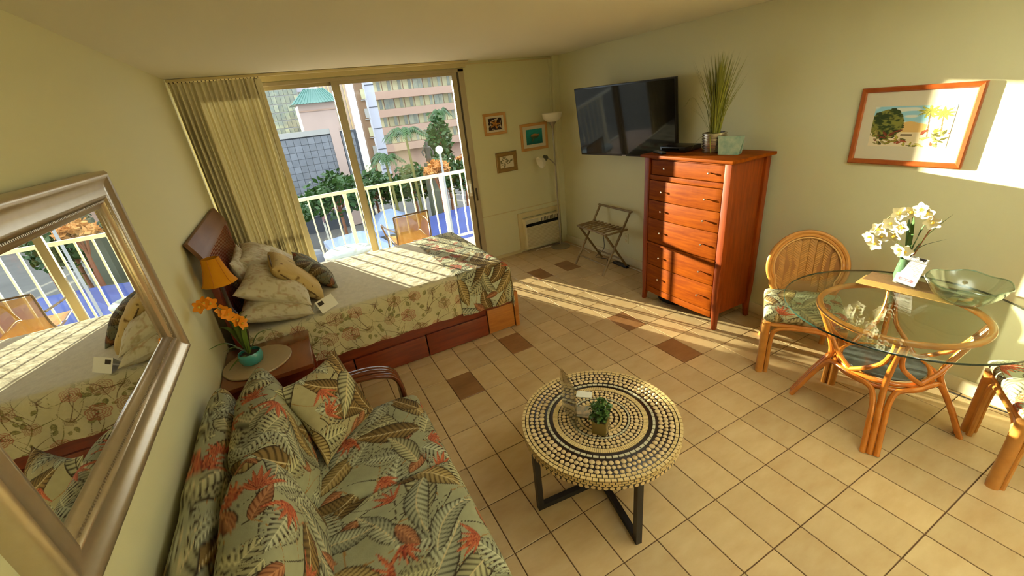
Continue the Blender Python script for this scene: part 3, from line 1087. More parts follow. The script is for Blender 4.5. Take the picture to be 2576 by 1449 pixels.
M_BLUE = mat('blue_tarp', S(52, 70, 140), rough=.5, var=.7, vscale=1.2, color2=S(34, 46, 104))
M_PALEBLUE = mat('pale_blue_canvas', S(146, 160, 188), rough=.7, var=.5, vscale=1, color2=S(112, 126, 160))
M_WHITECAN = mat('white_canvas', S(178, 182, 198), rough=.7, var=.5, vscale=1, color2=S(138, 148, 176))
M_TANCAN = mat('tan_canvas', S(196, 172, 134), rough=.8, var=.4, vscale=1)
M_PLUM = mat('plum_roof', S(150, 110, 108), rough=.8, var=.6, vscale=2, color2=S(112, 72, 78))
canopy(10.2, 30.0, -5.3, 8.4, 8.0, 1.3, M_BLUE, 'large bright blue canopy below the right end of the railing')
canopy(8.4, 21.0, -6.4, 3.4, 3.4, .6, M_PALEBLUE, 'small blue-white canopy nearest the balcony on the right', rot=.1)
canopy(4.9, 35.0, -5.3, 3.6, 5.0, 1.1, M_PALEBLUE, 'pale blue peaked canopy behind the patio chair', rot=-.05)
canopy(1.7, 32.0, -5.9, 3.9, 8.0, 1.1, M_PALEBLUE, 'long pale canopy behind the centre of the railing', rot=.1)
canopy(-1.3, 27.5, -6.3, 2.0, 4.6, .8, M_TANCAN, 'tan canopy left of the white peaked canopies')
canopy(3.0, 24.2, -6.5, 3.4, 3.6, .9, M_WHITECAN, 'white canopy closest to the balcony, below the door stile', rot=.2)
canopy(2.1, 41.5, -5.3, 4.2, 2.4, 1.2, M_PLUM, 'rounded plum coloured market roof behind the white canopies', rounded=True)
for (x, y, c, lb) in ((-3.2, 36, S(150, 152, 158), 'silver van parked by the grey tiled wall'), (-3.4, 31, S(104, 98, 84), 'drab parked van left of the tan canopy'), (-3.5, 21.5, S(150, 154, 162), 'pale parked van nearest the curtain')):
    v = thing('parked_van', (x, y, GZ), lb, 'van', rotz=.1)
    pr = [(-2.2, -.9, .35), (2.2, -.9, .35), (2.25, -.9, 1.1), (1.5, -.9, 1.25), (1.0, -.9, 2.0), (-2.1, -.9, 2.05), (-2.25, -.9, 1.1)]
    MB().prism(pr, (0, 1.8, 0)).build('body', mat('van_paint_%d' % int(y), c, rough=.3), v, bevel=.06)
    MB().prism([(-1.9, -.93, 1.3), (1.1, -.93, 1.3), (.85, -.93, 1.85), (-1.9, -.93, 1.88)], (0, 1.86, 0)).build('windows', M_WINDARK, v)
    for wx in (-1.4, 1.4):
        for wy in (-.8, .8):
            MB().lathe([(.0, -.12), (.34, -.12), (.34, .12), (0, .12)], 16, M=Matrix.Translation((wx, wy, .34)) @ Matrix.Rotation(PI / 2, 4, 'X')).build('wheel', M_BLACK, v)

# uplights added out of view, above and behind the camera, to brighten the room
M_GLOW = mat_emit('fill_glow', (.86, .97, 1.0, 1), FILL_STRENGTH)
for (x, y, lb) in ((-.3, -3.1, 'added fill uplight, out of view, hanging from the ceiling in the rear of the room'), (.30, -.95, 'added fill uplight, out of view, hanging from the ceiling near the dining corner')):
    cl = thing('fill_uplight', (x, y, ZC), lb, 'lamp')
    MB().lathe([(0, 0), (.06, 0), (.055, -.02), (.012, -.03), (.012, -.44), (0, -.44)], 24).build('stem', M_STEEL, cl, smooth=True)
    MB().lathe([(0, -.45), (.06, -.445), (.13, -.415), (.17, -.37), (.185, -.33), (.18, -.33), (.165, -.372), (.12, -.408), (.06, -.432), (0, -.436)], 32).build('bowl', M_STEEL, cl, smooth=True)
    MB().lathe([(0, -.388), (.14, -.384), (.14, -.380), (0, -.376)], 32).build('diffuser', M_GLOW, cl)


def at(parent):
    """Parts modelled in room coordinates under an unrotated root."""
    return tuple(-x for x in parent.location)


def part(mb, name, material, parent, **k):
    return mb.build(name, material, parent, loc=at(parent), **k)


# ================================================================== BED
bed = thing('bed', (-1.2, 2.63, 0), 'red-brown wooden storage bed with slatted headboard and side drawers', 'bed')
part(MB().box((-1.18, 1.975, .275), (2.06, .035, .13)), 'side_rail', M_BED, bed, bevel=.005)
part(MB().box((-1.18, 3.30, .275), (2.06, .035, .13)), 'side_rail', M_BED, bed, bevel=.005)
part(MB().box((-1.2, 2.63, .11), (1.98, 1.24, .19)), 'base', mat('bed_inside', S(60, 24, 12), rough=.6), bed)
for (x0, x1) in ((-2.2, -1.625), (-1.615, -1.02), (-1.01, -.435)):
    part(MB().box(((x0 + x1) / 2, 1.955, .108), (x1 - x0, .03, .20)), 'drawer', M_BED, bed, bevel=.004)
part(MB().box((-.29, 1.958, .13), (.27, .03, .24)), 'end_panel', M_BED_END, bed, bevel=.004)
for y in (1.955, 3.315):
    part(MB().box((-.128, y, .18), (.05, .055, .36), taper=.8), 'foot_post', M_BED_END if y < 2 else M_BED, bed, bevel=.006)
part(MB().box((-.135, 2.635, .19), (.03, 1.31, .27)), 'footboard', M_BED, bed, bevel=.004)
hb = part(MB().box((-2.308, 1.985, .625), (.034, .06, 1.21)).box((-2.308, 3.345, .625), (.034, .06, 1.21))
          .box((-2.308, 2.665, .42), (.03, 1.32, .1)), 'headboard', M_BED, bed, bevel=.004)
prof = [(-2.292, 1.225), (-2.294, 1.245), (-2.304, 1.275), (-2.322, 1.315), (-2.345, 1.365), (-2.372, 1.362), (-2.348, 1.31), (-2.332, 1.275), (-2.322, 1.245), (-2.320, 1.225)]
part(MB().prism([(x, 1.955, z) for x, z in prof], (0, 1.43, 0)), 'crest', mat('crest_wood', S(126, 88, 62), rough=.55, spec=.3, var=.5, vscale=4, stretch=(6, 1, 6), color2=S(104, 68, 46)), bed, bevel=.004)
sl = None
for k in range(23):
    y = 2.035 + k * .0572
    if sl is None:
        sl = MB().box((-2.306, 0, .845), (.018, .030, .79)).build('slat', M_BED, hb)
        o = sl
    else:
        o = sl.copy()
        COL.objects.link(o)
    o.location = (0, y, 0)
part(MB().box((-1.2, 2.635, .46), (2.02, 1.30, .33)), 'mattress', M_PAPER, bed, bevel=.03)


def drape(name, x0, drop_x, q_near, q_far, y0, y1, x1, ztop, r, off, colorfn, material, nx, ny, seed):
    """Cloth over the mattress: from x0 along the bed to x1 and over the foot by drop_x, over both sides by q_near / q_far."""
    def fold(s, e):
        s = np.asarray(s) - (e - r)
        a = np.clip(s / r, 0, PI / 2)
        h = np.where(s < 0, s, r * np.sin(a))
        d = np.where(s < 0, 0, r * (1 - np.cos(a)) + np.clip(s - r * PI / 2, 0, None))
        return h + (e - r), d
    p = np.linspace(x0, x1 + drop_x + (r * PI / 2 - r if drop_x > 0 else 0), nx)
    q = np.concatenate([np.linspace(-q_near - r * .57, .10, int(ny * .62)), np.linspace(.108, (y1 - y0) + q_far + r * .57, ny - int(ny * .62))])
    P_, Q_ = np.meshgrid(p, q)
    hx, dx = fold(P_, x1 + off)
    if drop_x <= 0:
        hx, dx = P_, np.zeros_like(P_)
    yc, hw = (y0 + y1) / 2, (y1 - y0) / 2 + off
    qq = Q_ - (y1 - y0) / 2
    hy, dy = fold(np.abs(qq), hw)
    Y = yc + np.sign(qq) * hy
    D = np.maximum(dx, dy) + .25 * np.minimum(dx, dy)
    wr = (vnoise(P_ * 1.0 + 9, Q_ + 9, 7, seed) - .5) * .004 + (vnoise(P_ + 9, Q_ + 9, 30, seed + 1) - .5) * .0022
    side = np.clip(dy / .1, 0, 1)
    Yo = Y + np.sign(qq) * side * (.010 * np.sin(P_ * 26 + seed) * np.clip(dy / .3, 0, 1) + wr * .5)
    foot = np.clip(dx / .1, 0, 1)
    Xo = hx + foot * .010 * np.sin(Q_ * 24) * np.clip(dx / .3, 0, 1)
    Z = ztop + off - D + wr * (1 - side) * (1 - foot)
    return grid_mesh(name, Xo, Yo, Z, material, None, colorfn(P_, Q_))


def quilt(a, b):
    C = jacobean(a, b, 2, base=(204, 192, 150))
    top = smooth01(-.02, .10, b + .06 * (vnoise(a + 4, b + 4, 6, 12) - .5)) * smooth01(1.46, 1.36, b)
    plain = np.ones_like(C) * S3(222, 212, 188)
    plain *= (.93 + .1 * vnoise(a + 3, b + 3, 40, 13))[..., None]
    return mixc(C, plain, top * .93)


cv = drape('coverlet', -2.24, .22, .355 - .07, .30, 1.935, 3.34, -.16, .655, .07, 0.0, quilt, M_QUILT, 640, 400, 3)
tag(cv, 'pale quilted coverlet with outlined flowers covering the bed', 'coverlet')
th = drape('bed_throw', -.655, .30, .395 - .07, .36, 1.935, 3.34, -.16, .655, .07, .010, lambda a, b: tropical(a, b, 5, base=(186, 186, 152)), M_PRINT, 230, 420, 3)
tag(th, 'tropical leaf print throw laid across the foot of the bed', 'throw')

PILG = None
ux = Vector((0, 1, 0))


def bed_pillow(name, c, lean, w, d, h, fn, material, label, cat, seed, yaw=0.0, roll=0.0, uo=(0, 0), **k):
    ey = Vector((-math.cos(lean), 0, math.sin(lean)))
    ex = Vector((math.sin(yaw), math.cos(yaw), roll))
    M = frame_m(c, ex, ey)
    o = pillow(name, w, d, h, material, None, M, fn, seed=seed, uo=uo, **k)
    return tag(o, label, cat)


fz = lambda s: (lambda a, b: faded(a, b, s))
bed_pillow('pillow', (-2.02, 2.26, .745), .20, .70, .48, .20, fz(4), M_LINEN, 'cream pillow lying flat next to the nightstand, lowest of the near pair', 'pillow', 1, wrinkle=.007)
bed_pillow('pillow', (-1.99, 2.36, .845), .44, .72, .50, .21, fz(8), M_LINEN, 'cream pillow leaning on top of the near pair beside the nightstand', 'pillow', 2, yaw=.06, wrinkle=.009)
bed_pillow('pillow', (-2.03, 2.96, .745), .20, .66, .48, .20, fz(12), M_LINEN, 'cream pillow lying flat by the curtain, lowest of the far pair', 'pillow', 3, wrinkle=.007)
bed_pillow('pillow', (-2.02, 2.92, .885), .62, .68, .52, .20, fz(16), M_LINEN, 'crumpled white pillow leaning on the far pair by the curtain', 'pillow', 4, yaw=-.05, wrinkle=.011)
bed_pillow('pillow', (-2.20, 2.74, .86), 1.36, .66, .44, .13, fz(20), M_LINEN, 'beige pillow standing upright against the slatted headboard', 'pillow', 5, wrinkle=.007)
tanfn = lambda a, b: mixc(np.ones(a.shape + (3,)) * S3(196, 168, 108), np.ones(a.shape + (3,)) * S3(120, 92, 48), smooth01(.86, .9, vnoise(a + 2, b, 30, 31)))
tc = thing('accent_cushion', (-1.85, 2.46, .70), 'tan cushion with dark piping leaning against the cream pillows', 'cushion')
Mt = frame_m((0, 0, .15), (-.06, 1, .03), (-.62, 0, .78))
pillow('cover', .50, .44, .15, M_LINEN, tc, Mt, tanfn, p=3.6, q=.42, pinch=.04, seed=6)
ring = []
for k in range(60):
    a = 2 * PI * k / 60
    c_, s_ = math.cos(a), math.sin(a)
    ring.append(Mt @ Vector((.247 * math.copysign(abs(c_) ** .35, c_), .217 * math.copysign(abs(s_) ** .35, s_), 0)))
MB().tube(ring, .0055, 6, closed=True).build('piping', mat('brown_piping', S(104, 78, 36), rough=.7), tc, smooth=True)
bed_pillow('accent_cushion', (-1.70, 2.66, .795), .86, .44, .40, .14, lambda a, b: tropical(a, b, 9, base=(128, 124, 98), dens=1.3, dark=True), M_PRINT,
           'dark tropical leaf cushion at the front of the bed pillows', 'cushion', 7, yaw=-.04, n=90)
# folded card on the bed
cd = thing('folded_card', (-1.70, 2.05, .662), 'small folded pale card standing on the coverlet by the pillows', 'card', rotz=.72)
MB().prism([(-.085, -.05, 0), (.085, -.05, 0), (.085, -.001, .085), (-.085, -.001, .085)], (0, .0015, .001)).build('front_flap', M_PAPER, cd)
MB().prism([(-.085, .05, 0), (.085, .05, 0), (.085, .001, .085), (-.085, .001, .085)], (0, -.0015, .001)).build('back_flap', M_PAPER, cd)
MB().prism([(-.072, -.0222 - .0009, .050), (-.022, -.0222 - .0009, .050), (-.022, -.0072 - .0009, .076), (-.072, -.0072 - .0009, .076)], (0, -.0006, .0003)).build('printed_emblem', mat('card_ink', S(48, 38, 30), rough=.7), cd)

# ================================================================== NIGHTSTAND CORNER
ns = thing('nightstand', (-2.12, 1.63, 0), 'glossy brown nightstand between the bed and the floral sofa', 'nightstand')
part(MB().box((-2.118, 1.632, .586), (.515, .545, .028)), 'top', M_NIGHT, ns, bevel=.004)
for x in (-2.35, -1.89):
    for y in (1.39, 1.875):
        part(MB().box((x, y, .286), (.036, .036, .572)), 'leg', M_BED, ns)
part(MB().box((-2.12, 1.632, .20), (.47, .50, .02)), 'shelf', M_BED, ns)
part(MB().box((-2.36, 1.632, .39), (.015, .47, .36)), 'back_panel', M_BED, ns)
part(MB().box((-2.12, 1.885, .39), (.46, .015, .36)), 'side_panel', M_BED, ns)
dr = part(MB().box((-1.885, 1.632, .50), (.02, .46, .13)), 'drawer', M_BED, ns, bevel=.003)
MB().lathe([(.004, 0), (.006, .012), (.013, .02), (.012, .028), (0, .03)], 14, M=Matrix.Translation((-1.875, 1.632, .50)) @ Matrix.Rotation(PI / 2, 4, 'Y')).build('knob', M_KNOB, dr, smooth=True)
mg = tag(MB().box((-2.13, 1.50, .217), (.21, .16, .012), rot=.3).build('booklet', M_PAPER), 'white booklet lying on the lower shelf of the nightstand', 'booklet')
dsc = tag(MB().lathe([(.185, .601), (.197, .602), (.2, .608), (.197, .614), (0, .615)], 56, c=(-2.175, 1.605, 0)).build('round_placemat', M_TAUPE, smooth=True), 'round taupe placemat under the teal flower pot', 'placemat')
lp = thing('table_lamp', (-2.235, 1.79, .60), 'small bedside lamp with a golden bell shade beside the headboard', 'lamp')
MB().lathe([(0, 0), (.055, 0), (.055, .012), (.03, .03), (.022, .06), (.034, .10), (.045, .15), (.04, .21), (.022, .25), (.014, .28), (.028, .30), (.014, .33), (.010, .40), (.010, .50), (.0, .50)], 24).build('base', mat('dark_turned_wood', S(48, 26, 18), rough=.35), lp, smooth=True)
sh = []
for i in range(13):
    f = i / 12
    sh.append((.098 - .052 * f ** .62, .52 + .165 * f))
MB().lathe(sh + [(sh[-1][0] - .004, sh[-1][1])] + [(r - .003, z) for r, z in reversed(sh)], 30).build('shade', M_SHADE, lp, smooth=True)
shr = MB()
for k in range(6):
    a = k * PI / 3 + .3
    shr.tube([((r + .001) * math.cos(a), (r + .001) * math.sin(a), z) for r, z in sh], .0022, 5)
shr.build('shade_ribs', mat('shade_trim', S(196, 120, 24), rough=.8), lp)

oc = thing('potted_orchid', (-2.20, 1.60, .615), 'orange orchid with long leaves in a teal ceramic pot', 'orchid')
MB().lathe([(0, 0), (.045, 0), (.062, .012), (.072, .045), (.068, .072), (.062, .082), (.058, .08), (.06, .06), (0, .058)], 32).build('pot', M_TEAL, oc, smooth=True)
MB().lathe([(0, .066), (.059, .064)], 24).build('soil', M_SOIL, oc)


def strap_leaf(name, p0, p1, p2, w, material, parent, n=9, fold=.25):
    sp = spline([p0, p1, p2], n)
    m = MB()
    k = len(sp)
    vs, fs = [], []
    for i, p in enumerate(sp):
        d = (sp[min(i + 1, k - 1)] - sp[max(i - 1, 0)]).normalized()
        sd = d.cross(Vector((0, 0, 1)))
        if sd.length < 1e-3:
            sd = Vector((1, 0, 0))
        sd.normalize()
        up = sd.cross(d)
        ww = w * (math.sin(PI * (.12 + .88 * i / (k - 1))) ** .6) * (1 if i < k - 1 else .05)
        vs += [p - sd * ww + up * ww * fold, p, p + sd * ww + up * ww * fold]
    for i in range(k - 1):
        a = i * 3
        fs += [(a, a + 1, a + 4, a + 3), (a + 1, a + 2, a + 5, a + 4)]
    m.add(vs, fs)
    return m.build(name, material, parent, smooth=True)


for i, (a, L, z, w) in enumerate(((2.6, .27, .18, .013), (3.0, .25, .05, .010), (2.2, .25, .26, .013), (3.5, .24, -.03, .011), (.4, .18, .10, .008), (1.2, .13, .22, .017), (4.6, .05, .27, .020), (.2, .06, .29, .020), (2.4, .07, .26, .021), (5.4, .09, .20, .016), (3.3, .20, .12, .010))):
    d = Vector((math.cos(a), math.sin(a), 0))
    if i < 4:
        d = Vector((d.x * .55, d.y, 0))
    strap_leaf('leaf', (0, 0, .06), tuple(d * L * .45 + Vector((0, 0, .09 + z * .75))), tuple(d * L + Vector((0, 0, .06 + z))), w, M_LEAF, oc)


def flower(parent, c, nrm, size, material, heart, n=5, seed=0, cup=.35):
    rr = random.Random(seed)
    nrm = Vector(nrm).normalized()
    a = nrm.orthogonal().normalized()
    b = nrm.cross(a)
    m = MB()
    c = Vector(c)
    ph0 = rr.uniform(0, 6)
    for k in range(n):
        ph = ph0 + 2 * PI * k / n
        d = a * math.cos(ph) + b * math.sin(ph)
        s_ = nrm.cross(d)
        vs, fs = [], []
        K = 6
        for i in range(K):
            f = i / (K - 1)
            w = size * .42 * math.sin(PI * (.1 + .86 * f)) ** .8
            p = c + d * size * f + nrm * (cup * size * f * f + rr.uniform(-.04, .04) * size)
            vs += [p - s_ * w + nrm * w * .3, p, p + s_ * w + nrm * w * .3]
        for i in range(K - 1):
            q = i * 3
            fs += [(q, q + 1, q + 4, q + 3), (q + 1, q + 2, q + 5, q + 4)]
        m.add(vs, fs)
    o = m.build('flower', material, parent, smooth=True)
    MB().lathe([(0, 0), (size * .16, size * .05), (size * .2, size * .2), (size * .1, size * .38), (0, size * .4)], 8,
               M=Matrix.Translation(c) @ nrm.to_track_quat('Z', 'Y').to_matrix().to_4x4()).build('heart', heart, o, smooth=True)
    return o


ORC = 1.24
stem_pts = [(0, 0, .06), (.0, -.01, .20 * ORC), (-.03, -.03, .31 * ORC), (-.085, -.035, .375 * ORC), (-.125, -.045, .395 * ORC)]
MB().tube(spline(stem_pts), .004, 6).build('stem', M_STEM, oc, smooth=True)
for i, (c, nr) in enumerate((((.012, -.03, .255), (.5, -.8, .2)), ((.028, -.035, .235), (.8, -.6, .1)), ((-.02, -.04, .30), (.3, -.9, .3)), ((-.035, -.03, .32), (-.2, -.8, .4)), ((-.075, -.05, .375), (.2, -.9, .4)), ((-.10, -.05, .385), (-.3, -.8, .4)), ((-.125, -.06, .375), (-.4, -.8, .2)))):
    flower(oc, (c[0], c[1], c[2] * ORC), nr, .040, M_ORANGE, M_YELLOW, 5, i)

# ================================================================== SOFA
sofa = thing('sofa', (-1.85, .03, 0), 'long dark rattan sofa upholstered in tropical leaf print', 'sofa')
part(MB().box((-1.84, .03, .20), (.90, 1.92, .12)), 'base', M_RATTAN_D, sofa, bevel=.02)
trop = lambda sd, **k: (lambda a, b: tropical(a, b, sd, **k))


def sofa_pad(name, c, ex, ey, w, d, h, sd, **k):
    o = pillow(name, w, d, h, M_PRINT, sofa, frame_m(Vector(c) + Vector(at(sofa)), ex, ey), trop(sd), n=k.pop('n', 241), seed=sd, edge_pack=2.4, **k)
    return o


sofa_pad('back_panel', (-2.268, .03, .50), (0, 1, 0), (-.06, 0, 1), 2.06, .58, .15, 41, p=9, q=.30, pinch=0, n=271)
sofa_pad('seat_cushion', (-1.74, .645, .345), (1, 0, 0), (0, 1, 0), .78, .63, .185, 42, p=9, q=.30, pinch=0)
sofa_pad('seat_cushion', (-1.74, .02, .345), (1, 0, 0), (0, 1, 0), .78, .64, .185, 48, p=9, q=.30, pinch=0)
sofa_pad('seat_cushion', (-1.74, -.61, .345), (1, 0, 0), (0, 1, 0), .78, .62, .185, 50, p=9, q=.30, pinch=0)
sofa_pad('back_cushion', (-2.065, -.58, .615), (0, 1, 0), (-.20, 0, 1), .60, .46, .235, 51, p=5, q=.36, pinch=.02)
sofa_pad('back_cushion', (-2.065, .635, .615), (0, 1, 0), (-.20, 0, 1), .60, .46, .235, 44, p=5, q=.36, pinch=.02)
sofa_pad('back_cushion', (-2.065, .03, .615), (0, 1, 0), (-.20, 0, 1), .60, .46, .235, 49, p=5, q=.36, pinch=.02)
for s_, yy in ((1, 1.03), (-1, -.98)):
    for k in range(4):
        y = yy + (k - 1.5) * .030
        g = .014 * abs(k - 1.5)
        pts = spline([(-2.28, y, .06), (-2.26, y, .45), (-2.05, y, .60 - g), (-1.72, y, .625 - g), (-1.52, y, .60 - g), (-1.43, y, .50), (-1.42, y, .28), (-1.43, y, .02)], 7)
        part(MB().tube(pts, .0165, 9), 'arm_pole', M_RATTAN_D, sofa, smooth=True)
    for x in (-2.2, -1.95, -1.7):
        part(MB().tube([(x, yy, .14), (x, yy, .58)], .014, 8), 'arm_spindle', M_RATTAN_D, sofa, smooth=True)
Pc = [Vector(v) for v in ((-2.0, .776, .791), (-1.72, 1.085, .741), (-1.611, .926, .368), (-1.892, .617, .418))]
cen = sum(Pc, Vector()) / 4 + Vector((.0, -.01, .035))
tp = pillow('throw_pillow', .45, .45, .17, M_PRINT, None, frame_m(cen, Pc[1] - Pc[0], Pc[0] - Pc[3]), trop(46, base=(164, 152, 112)), n=211, p=2.2, q=.6, pinch=.14, seed=9, wrinkle=.006)
tag(tp, 'square tropical print throw pillow standing on its corner on the sofa', 'pillow')
wp = pillow('corner_pillow', .40, .44, .17, M_PRINT, None, frame_m((-2.13, 1.06, .525), (.25, 1, 0), (-.22, .06, 1)), trop(47), n=151, p=4, q=.45, pinch=.05, seed=10)
tag(wp, 'tropical print cushion tucked into the sofa corner next to the nightstand', 'pillow')

# ================================================================== MIRROR
mi = thing('wall_mirror', (XL, .43, 1.46), 'large rectangular mirror in a champagne moulded frame on the left wall', 'mirror')
Y0, Y1, Z0, Z1 = -.25, 1.112, 1.035, 1.882
pf = [(0, 0), (.048, 0), (.058, .008), (.060, .018), (.050, .030), (.042, .045), (.040, .065), (.044, .085), (.043, .095), (.034, .103), (.036, .108), (.026, .118), (.024, .128), (.016, .132), (0, .132)]


def moulding(a, b, inward):
    """Mitred frame piece from corner a to b (y,z) with profile pf (out of wall, inward)."""
    a, b, inward = Vector((0, a[0], a[1])), Vector((0, b[0], b[1])), Vector((0, inward[0], inward[1]))
    d = (b - a).normalized()
    m = MB()
    vs = []
    for (e0, sg) in ((a, 1), (b, -1)):
        for (o, i) in pf:
            vs.append(e0 + inward * i + d * i * sg + Vector((XL + o, 0, 0)))
    n = len(pf)
    m.add(vs, [(i, i + 1, n + i + 1, n + i) for i in range(n - 1)] + [tuple(range(n)), tuple(range(2 * n - 1, n - 1, -1))])
    return m


part(moulding((Y0, Z1), (Y1, Z1), (0, -1)), 'top_moulding', M_PEWTER, mi, smooth=True, angle=60)
part(moulding((Y0, Z0), (Y1, Z0), (0, 1)), 'bottom_moulding', M_PEWTER, mi, smooth=True, angle=60)
part(moulding((Y1, Z0), (Y1, Z1), (-1, 0)), 'side_moulding', M_PEWTER, mi, smooth=True, angle=60)
part(moulding((Y0, Z0), (Y0, Z1), (1, 0)), 'side_moulding', M_PEWTER, mi, smooth=True, angle=60)
part(MB().box((XL + .012, (Y0 + Y1) / 2, (Z0 + Z1) / 2), (.006, Y1 - Y0 - .25, Z1 - Z0 - .25)), 'glass', M_MIRROR, mi)
bd = MB()
for k in range(110):
    bd.box((XL + .036, Y0 + .12 + k * .0103, Z1 - .106), (.006, .006, .006))
    bd.box((XL + .036, Y0 + .12 + k * .0103, Z0 + .106), (.006, .006, .006))
for k in range(58):
    bd.box((XL + .036, Y1 - .106, Z0 + .12 + k * .0105), (.006, .006, .006))
part(bd, 'beading', M_PEWTER, mi)['kind'] = 'stuff'

# ================================================================== COFFEE TABLE
CT = (-.615, .103, 0)
ct = thing('coffee_table', CT, 'round coffee table with a mosaic top of wood slices on black metal legs', 'table')
ZT, RT = .455, .40
top = MB().lathe([(0, ZT - .058), (.388, ZT - .058), (.397, ZT - .052), (.397, ZT - .006), (.393, ZT - .003), (0, ZT - .003)], 96).build('tabletop', M_RESIN, ct, smooth=True)
slice_me = {}


def disc_me(r, material):
    k = (round(r, 4), material.name)
    if k not in slice_me:
        m = MB().lathe([(r * .97, 0), (r, .0015), (r * .88, .004), (0, .0045)], 10)
        me = bpy.data.meshes.new('wood_slice')
        me.from_pydata(m.v, [], m.f[:-0 or None])
        me.materials.append(material)
        me.polygons.foreach_set('use_smooth', [True] * len(me.polygons))
        slice_me[k] = me
    return slice_me[k]


chips = {'a': MB(), 'b': MB(), 'c': MB()}
n_ind = 0
rows = [('d', .872, .0128), ('d', .806, .0112), ('d', .742, .0132), ('s', .567, .024, .0080), ('d', .508, .0085), ('d', .456, .0122), ('d', .402, .0090),
        ('d', .315, .0120), ('s', .268, .012, .007), ('d', .215, .0105), ('d', .150, .0110), ('d', .085, .0105), ('d', .02, .008),
        ('b', .978, .0145, .022), ('b', .930, .0145, .021), ('p', .662, .0125, .024), ('p', .365, .008, .016)]
for row in rows:
    R_ = row[1] * RT
    if row[0] == 'd':
        r = row[2]
        n = max(1, int(2 * PI * R_ / (2 * r * 1.06)))
        for k in range(n):
            a = 2 * PI * k / n + row[1] * 9
            rr = r * random.uniform(.86, 1.04)
            x, y = R_ * math.cos(a), R_ * math.sin(a)
            if n_ind < 300 and row[1] > .4:
                o = link_mesh('wood_slice', disc_me(round(rr, 3), M_SLICE), top, loc=(x, y, ZT - .0035), rot=(0, 0, a))
                n_ind += 1
            else:
                chips['a'].lathe([(rr * .97, 0), (rr, .0015), (rr * .88, .004), (0, .0045)], 9, c=(x, y, ZT - .0035))
    else:
        key = {'s': 'b', 'b': 'b', 'p': 'c'}[row[0]]
        w, l = row[2], row[3]
        n = int(2 * PI * R_ / (l * 1.2))
        for k in range(n):
            a = 2 * PI * k / n
            chips[key].box((R_ * math.cos(a), R_ * math.sin(a), ZT - .0015), (w, l, .005), rot=a)
for k in range(92):
    a = 2 * PI * k / 92
    chips['b'].box((.3965 * math.cos(a), .3965 * math.sin(a), ZT - .013), (.004, .0225, .010), rot=a)
    chips['b'].box((.3965 * math.cos(a + .03), .3965 * math.sin(a + .03), ZT - .026), (.004, .0225, .009), rot=a + .03)
    M_ = Matrix.Translation((.396 * math.cos(a), .396 * math.sin(a), ZT - .0445)) @ Matrix.Rotation(a, 4, 'Z') @ Matrix.Rotation(PI / 2, 4, 'Y')
    chips['a'].lathe([(.0105, 0), (.0105, .001), (.009, .002), (0, .0025)], 9, M=M_)
chips['a'].build('slice_mosaic', M_SLICE, top)['kind'] = 'stuff'
chips['b'].build('stick_mosaic', M_STICK, top)['kind'] = 'stuff'
chips['c'].build('chip_mosaic', M_PEARL, top)['kind'] = 'stuff'
for a in (math.radians(174), math.radians(258)):
    d = Vector((math.cos(a), math.sin(a), 0)) * .372
    m = MB()
    m.bar(d + Vector((0, 0, .0)), d + Vector((0, 0, .397)), .030, .030, up=d)
    m.bar(-d + Vector((0, 0, .0)), -d + Vector((0, 0, .397)), .030, .030, up=d)
    zb = .015 if a < 3.2 else .0155
    m.bar(d, -d, .030, .030)
    for i in range(16, 24):
        m.v[i] = (m.v[i][0], m.v[i][1], m.v[i][2] + .015)
    m.bar(d, -d, .030, .020)
    for i in range(24, 32):
        m.v[i] = (m.v[i][0], m.v[i][1], m.v[i][2] + .387)
    m.build('leg_frame', M_BLACK, ct)

sg = thing('acrylic_stand', (-.742, .18, ZT + .002), 'clear acrylic sign holder standing on the mosaic coffee table', 'sign holder', rotz=math.atan2(.187, .046))
MB().box((0, 0, .125), (.19, .003, .25)).build('front_plate', M_ACRYL, sg)
MB().box((0, -.022, .0025), (.19, .045, .003)).build('foot_plate', M_ACRYL, sg)
MB().box((0, .008, .125), (.19, .002, .25)).build('back_plate', M_ACRYL, sg)
cp = thing('potted_plant', (-.672, .022, ZT + .002), 'small bushy green plant in a clear olive cube pot on the coffee table', 'plant')
MB().box((0, 0, .038), (.072, .072, .076), rot=.6).build('pot', mat('olive_pot', S(112, 92, 40), rough=.12, spec=.6), cp, bevel=.006)
MB().box((0, 0, .074), (.062, .062, .006), rot=.6).build('soil', M_SOIL, cp)
leaf_cloud([(0, 0, .125, .055, .045), (.02, .02, .13, .045, .035), (-.02, -.01, .115, .05, .03)], 420, .0105, 77, .62).build('foliage', M_LEAF_D, cp)['kind'] = 'stuff'
st_ = MB()
for k in range(9):
    a = k * .7
    st_.tube([(0, 0, .07), (.03 * math.cos(a), .03 * math.sin(a), .13)], .0018, 5)
st_.build('stems', M_STEM, cp)
tag(MB().box((-.575, .285, ZT + .005), (.085, .05, .004), rot=-.75).build('business_card', M_PAPER), 'white card lying on the coffee table behind the little plant', 'card')
tag(MB().box((-.66, .17, ZT + .006), (.13, .085, .006), rot=-.8).box((-.655, .175, ZT + .011), (.11, .07, .003), rot=-.7).build('brochure', mat('brochure', S(70, 92, 88), rough=.4, var=.9, vscale=30, color2=S(196, 160, 120))), 'dark teal brochure beside the acrylic stand', 'brochure')

# ================================================================== TALL DRESSER
dz = thing('dresser', (1.39, 1.21, 0), 'tall cherry chest of drawers against the right wall, half in sunlight', 'dresser')
DX0, DX1, DY0, DY1 = 1.165, 1.62, .785, 1.645


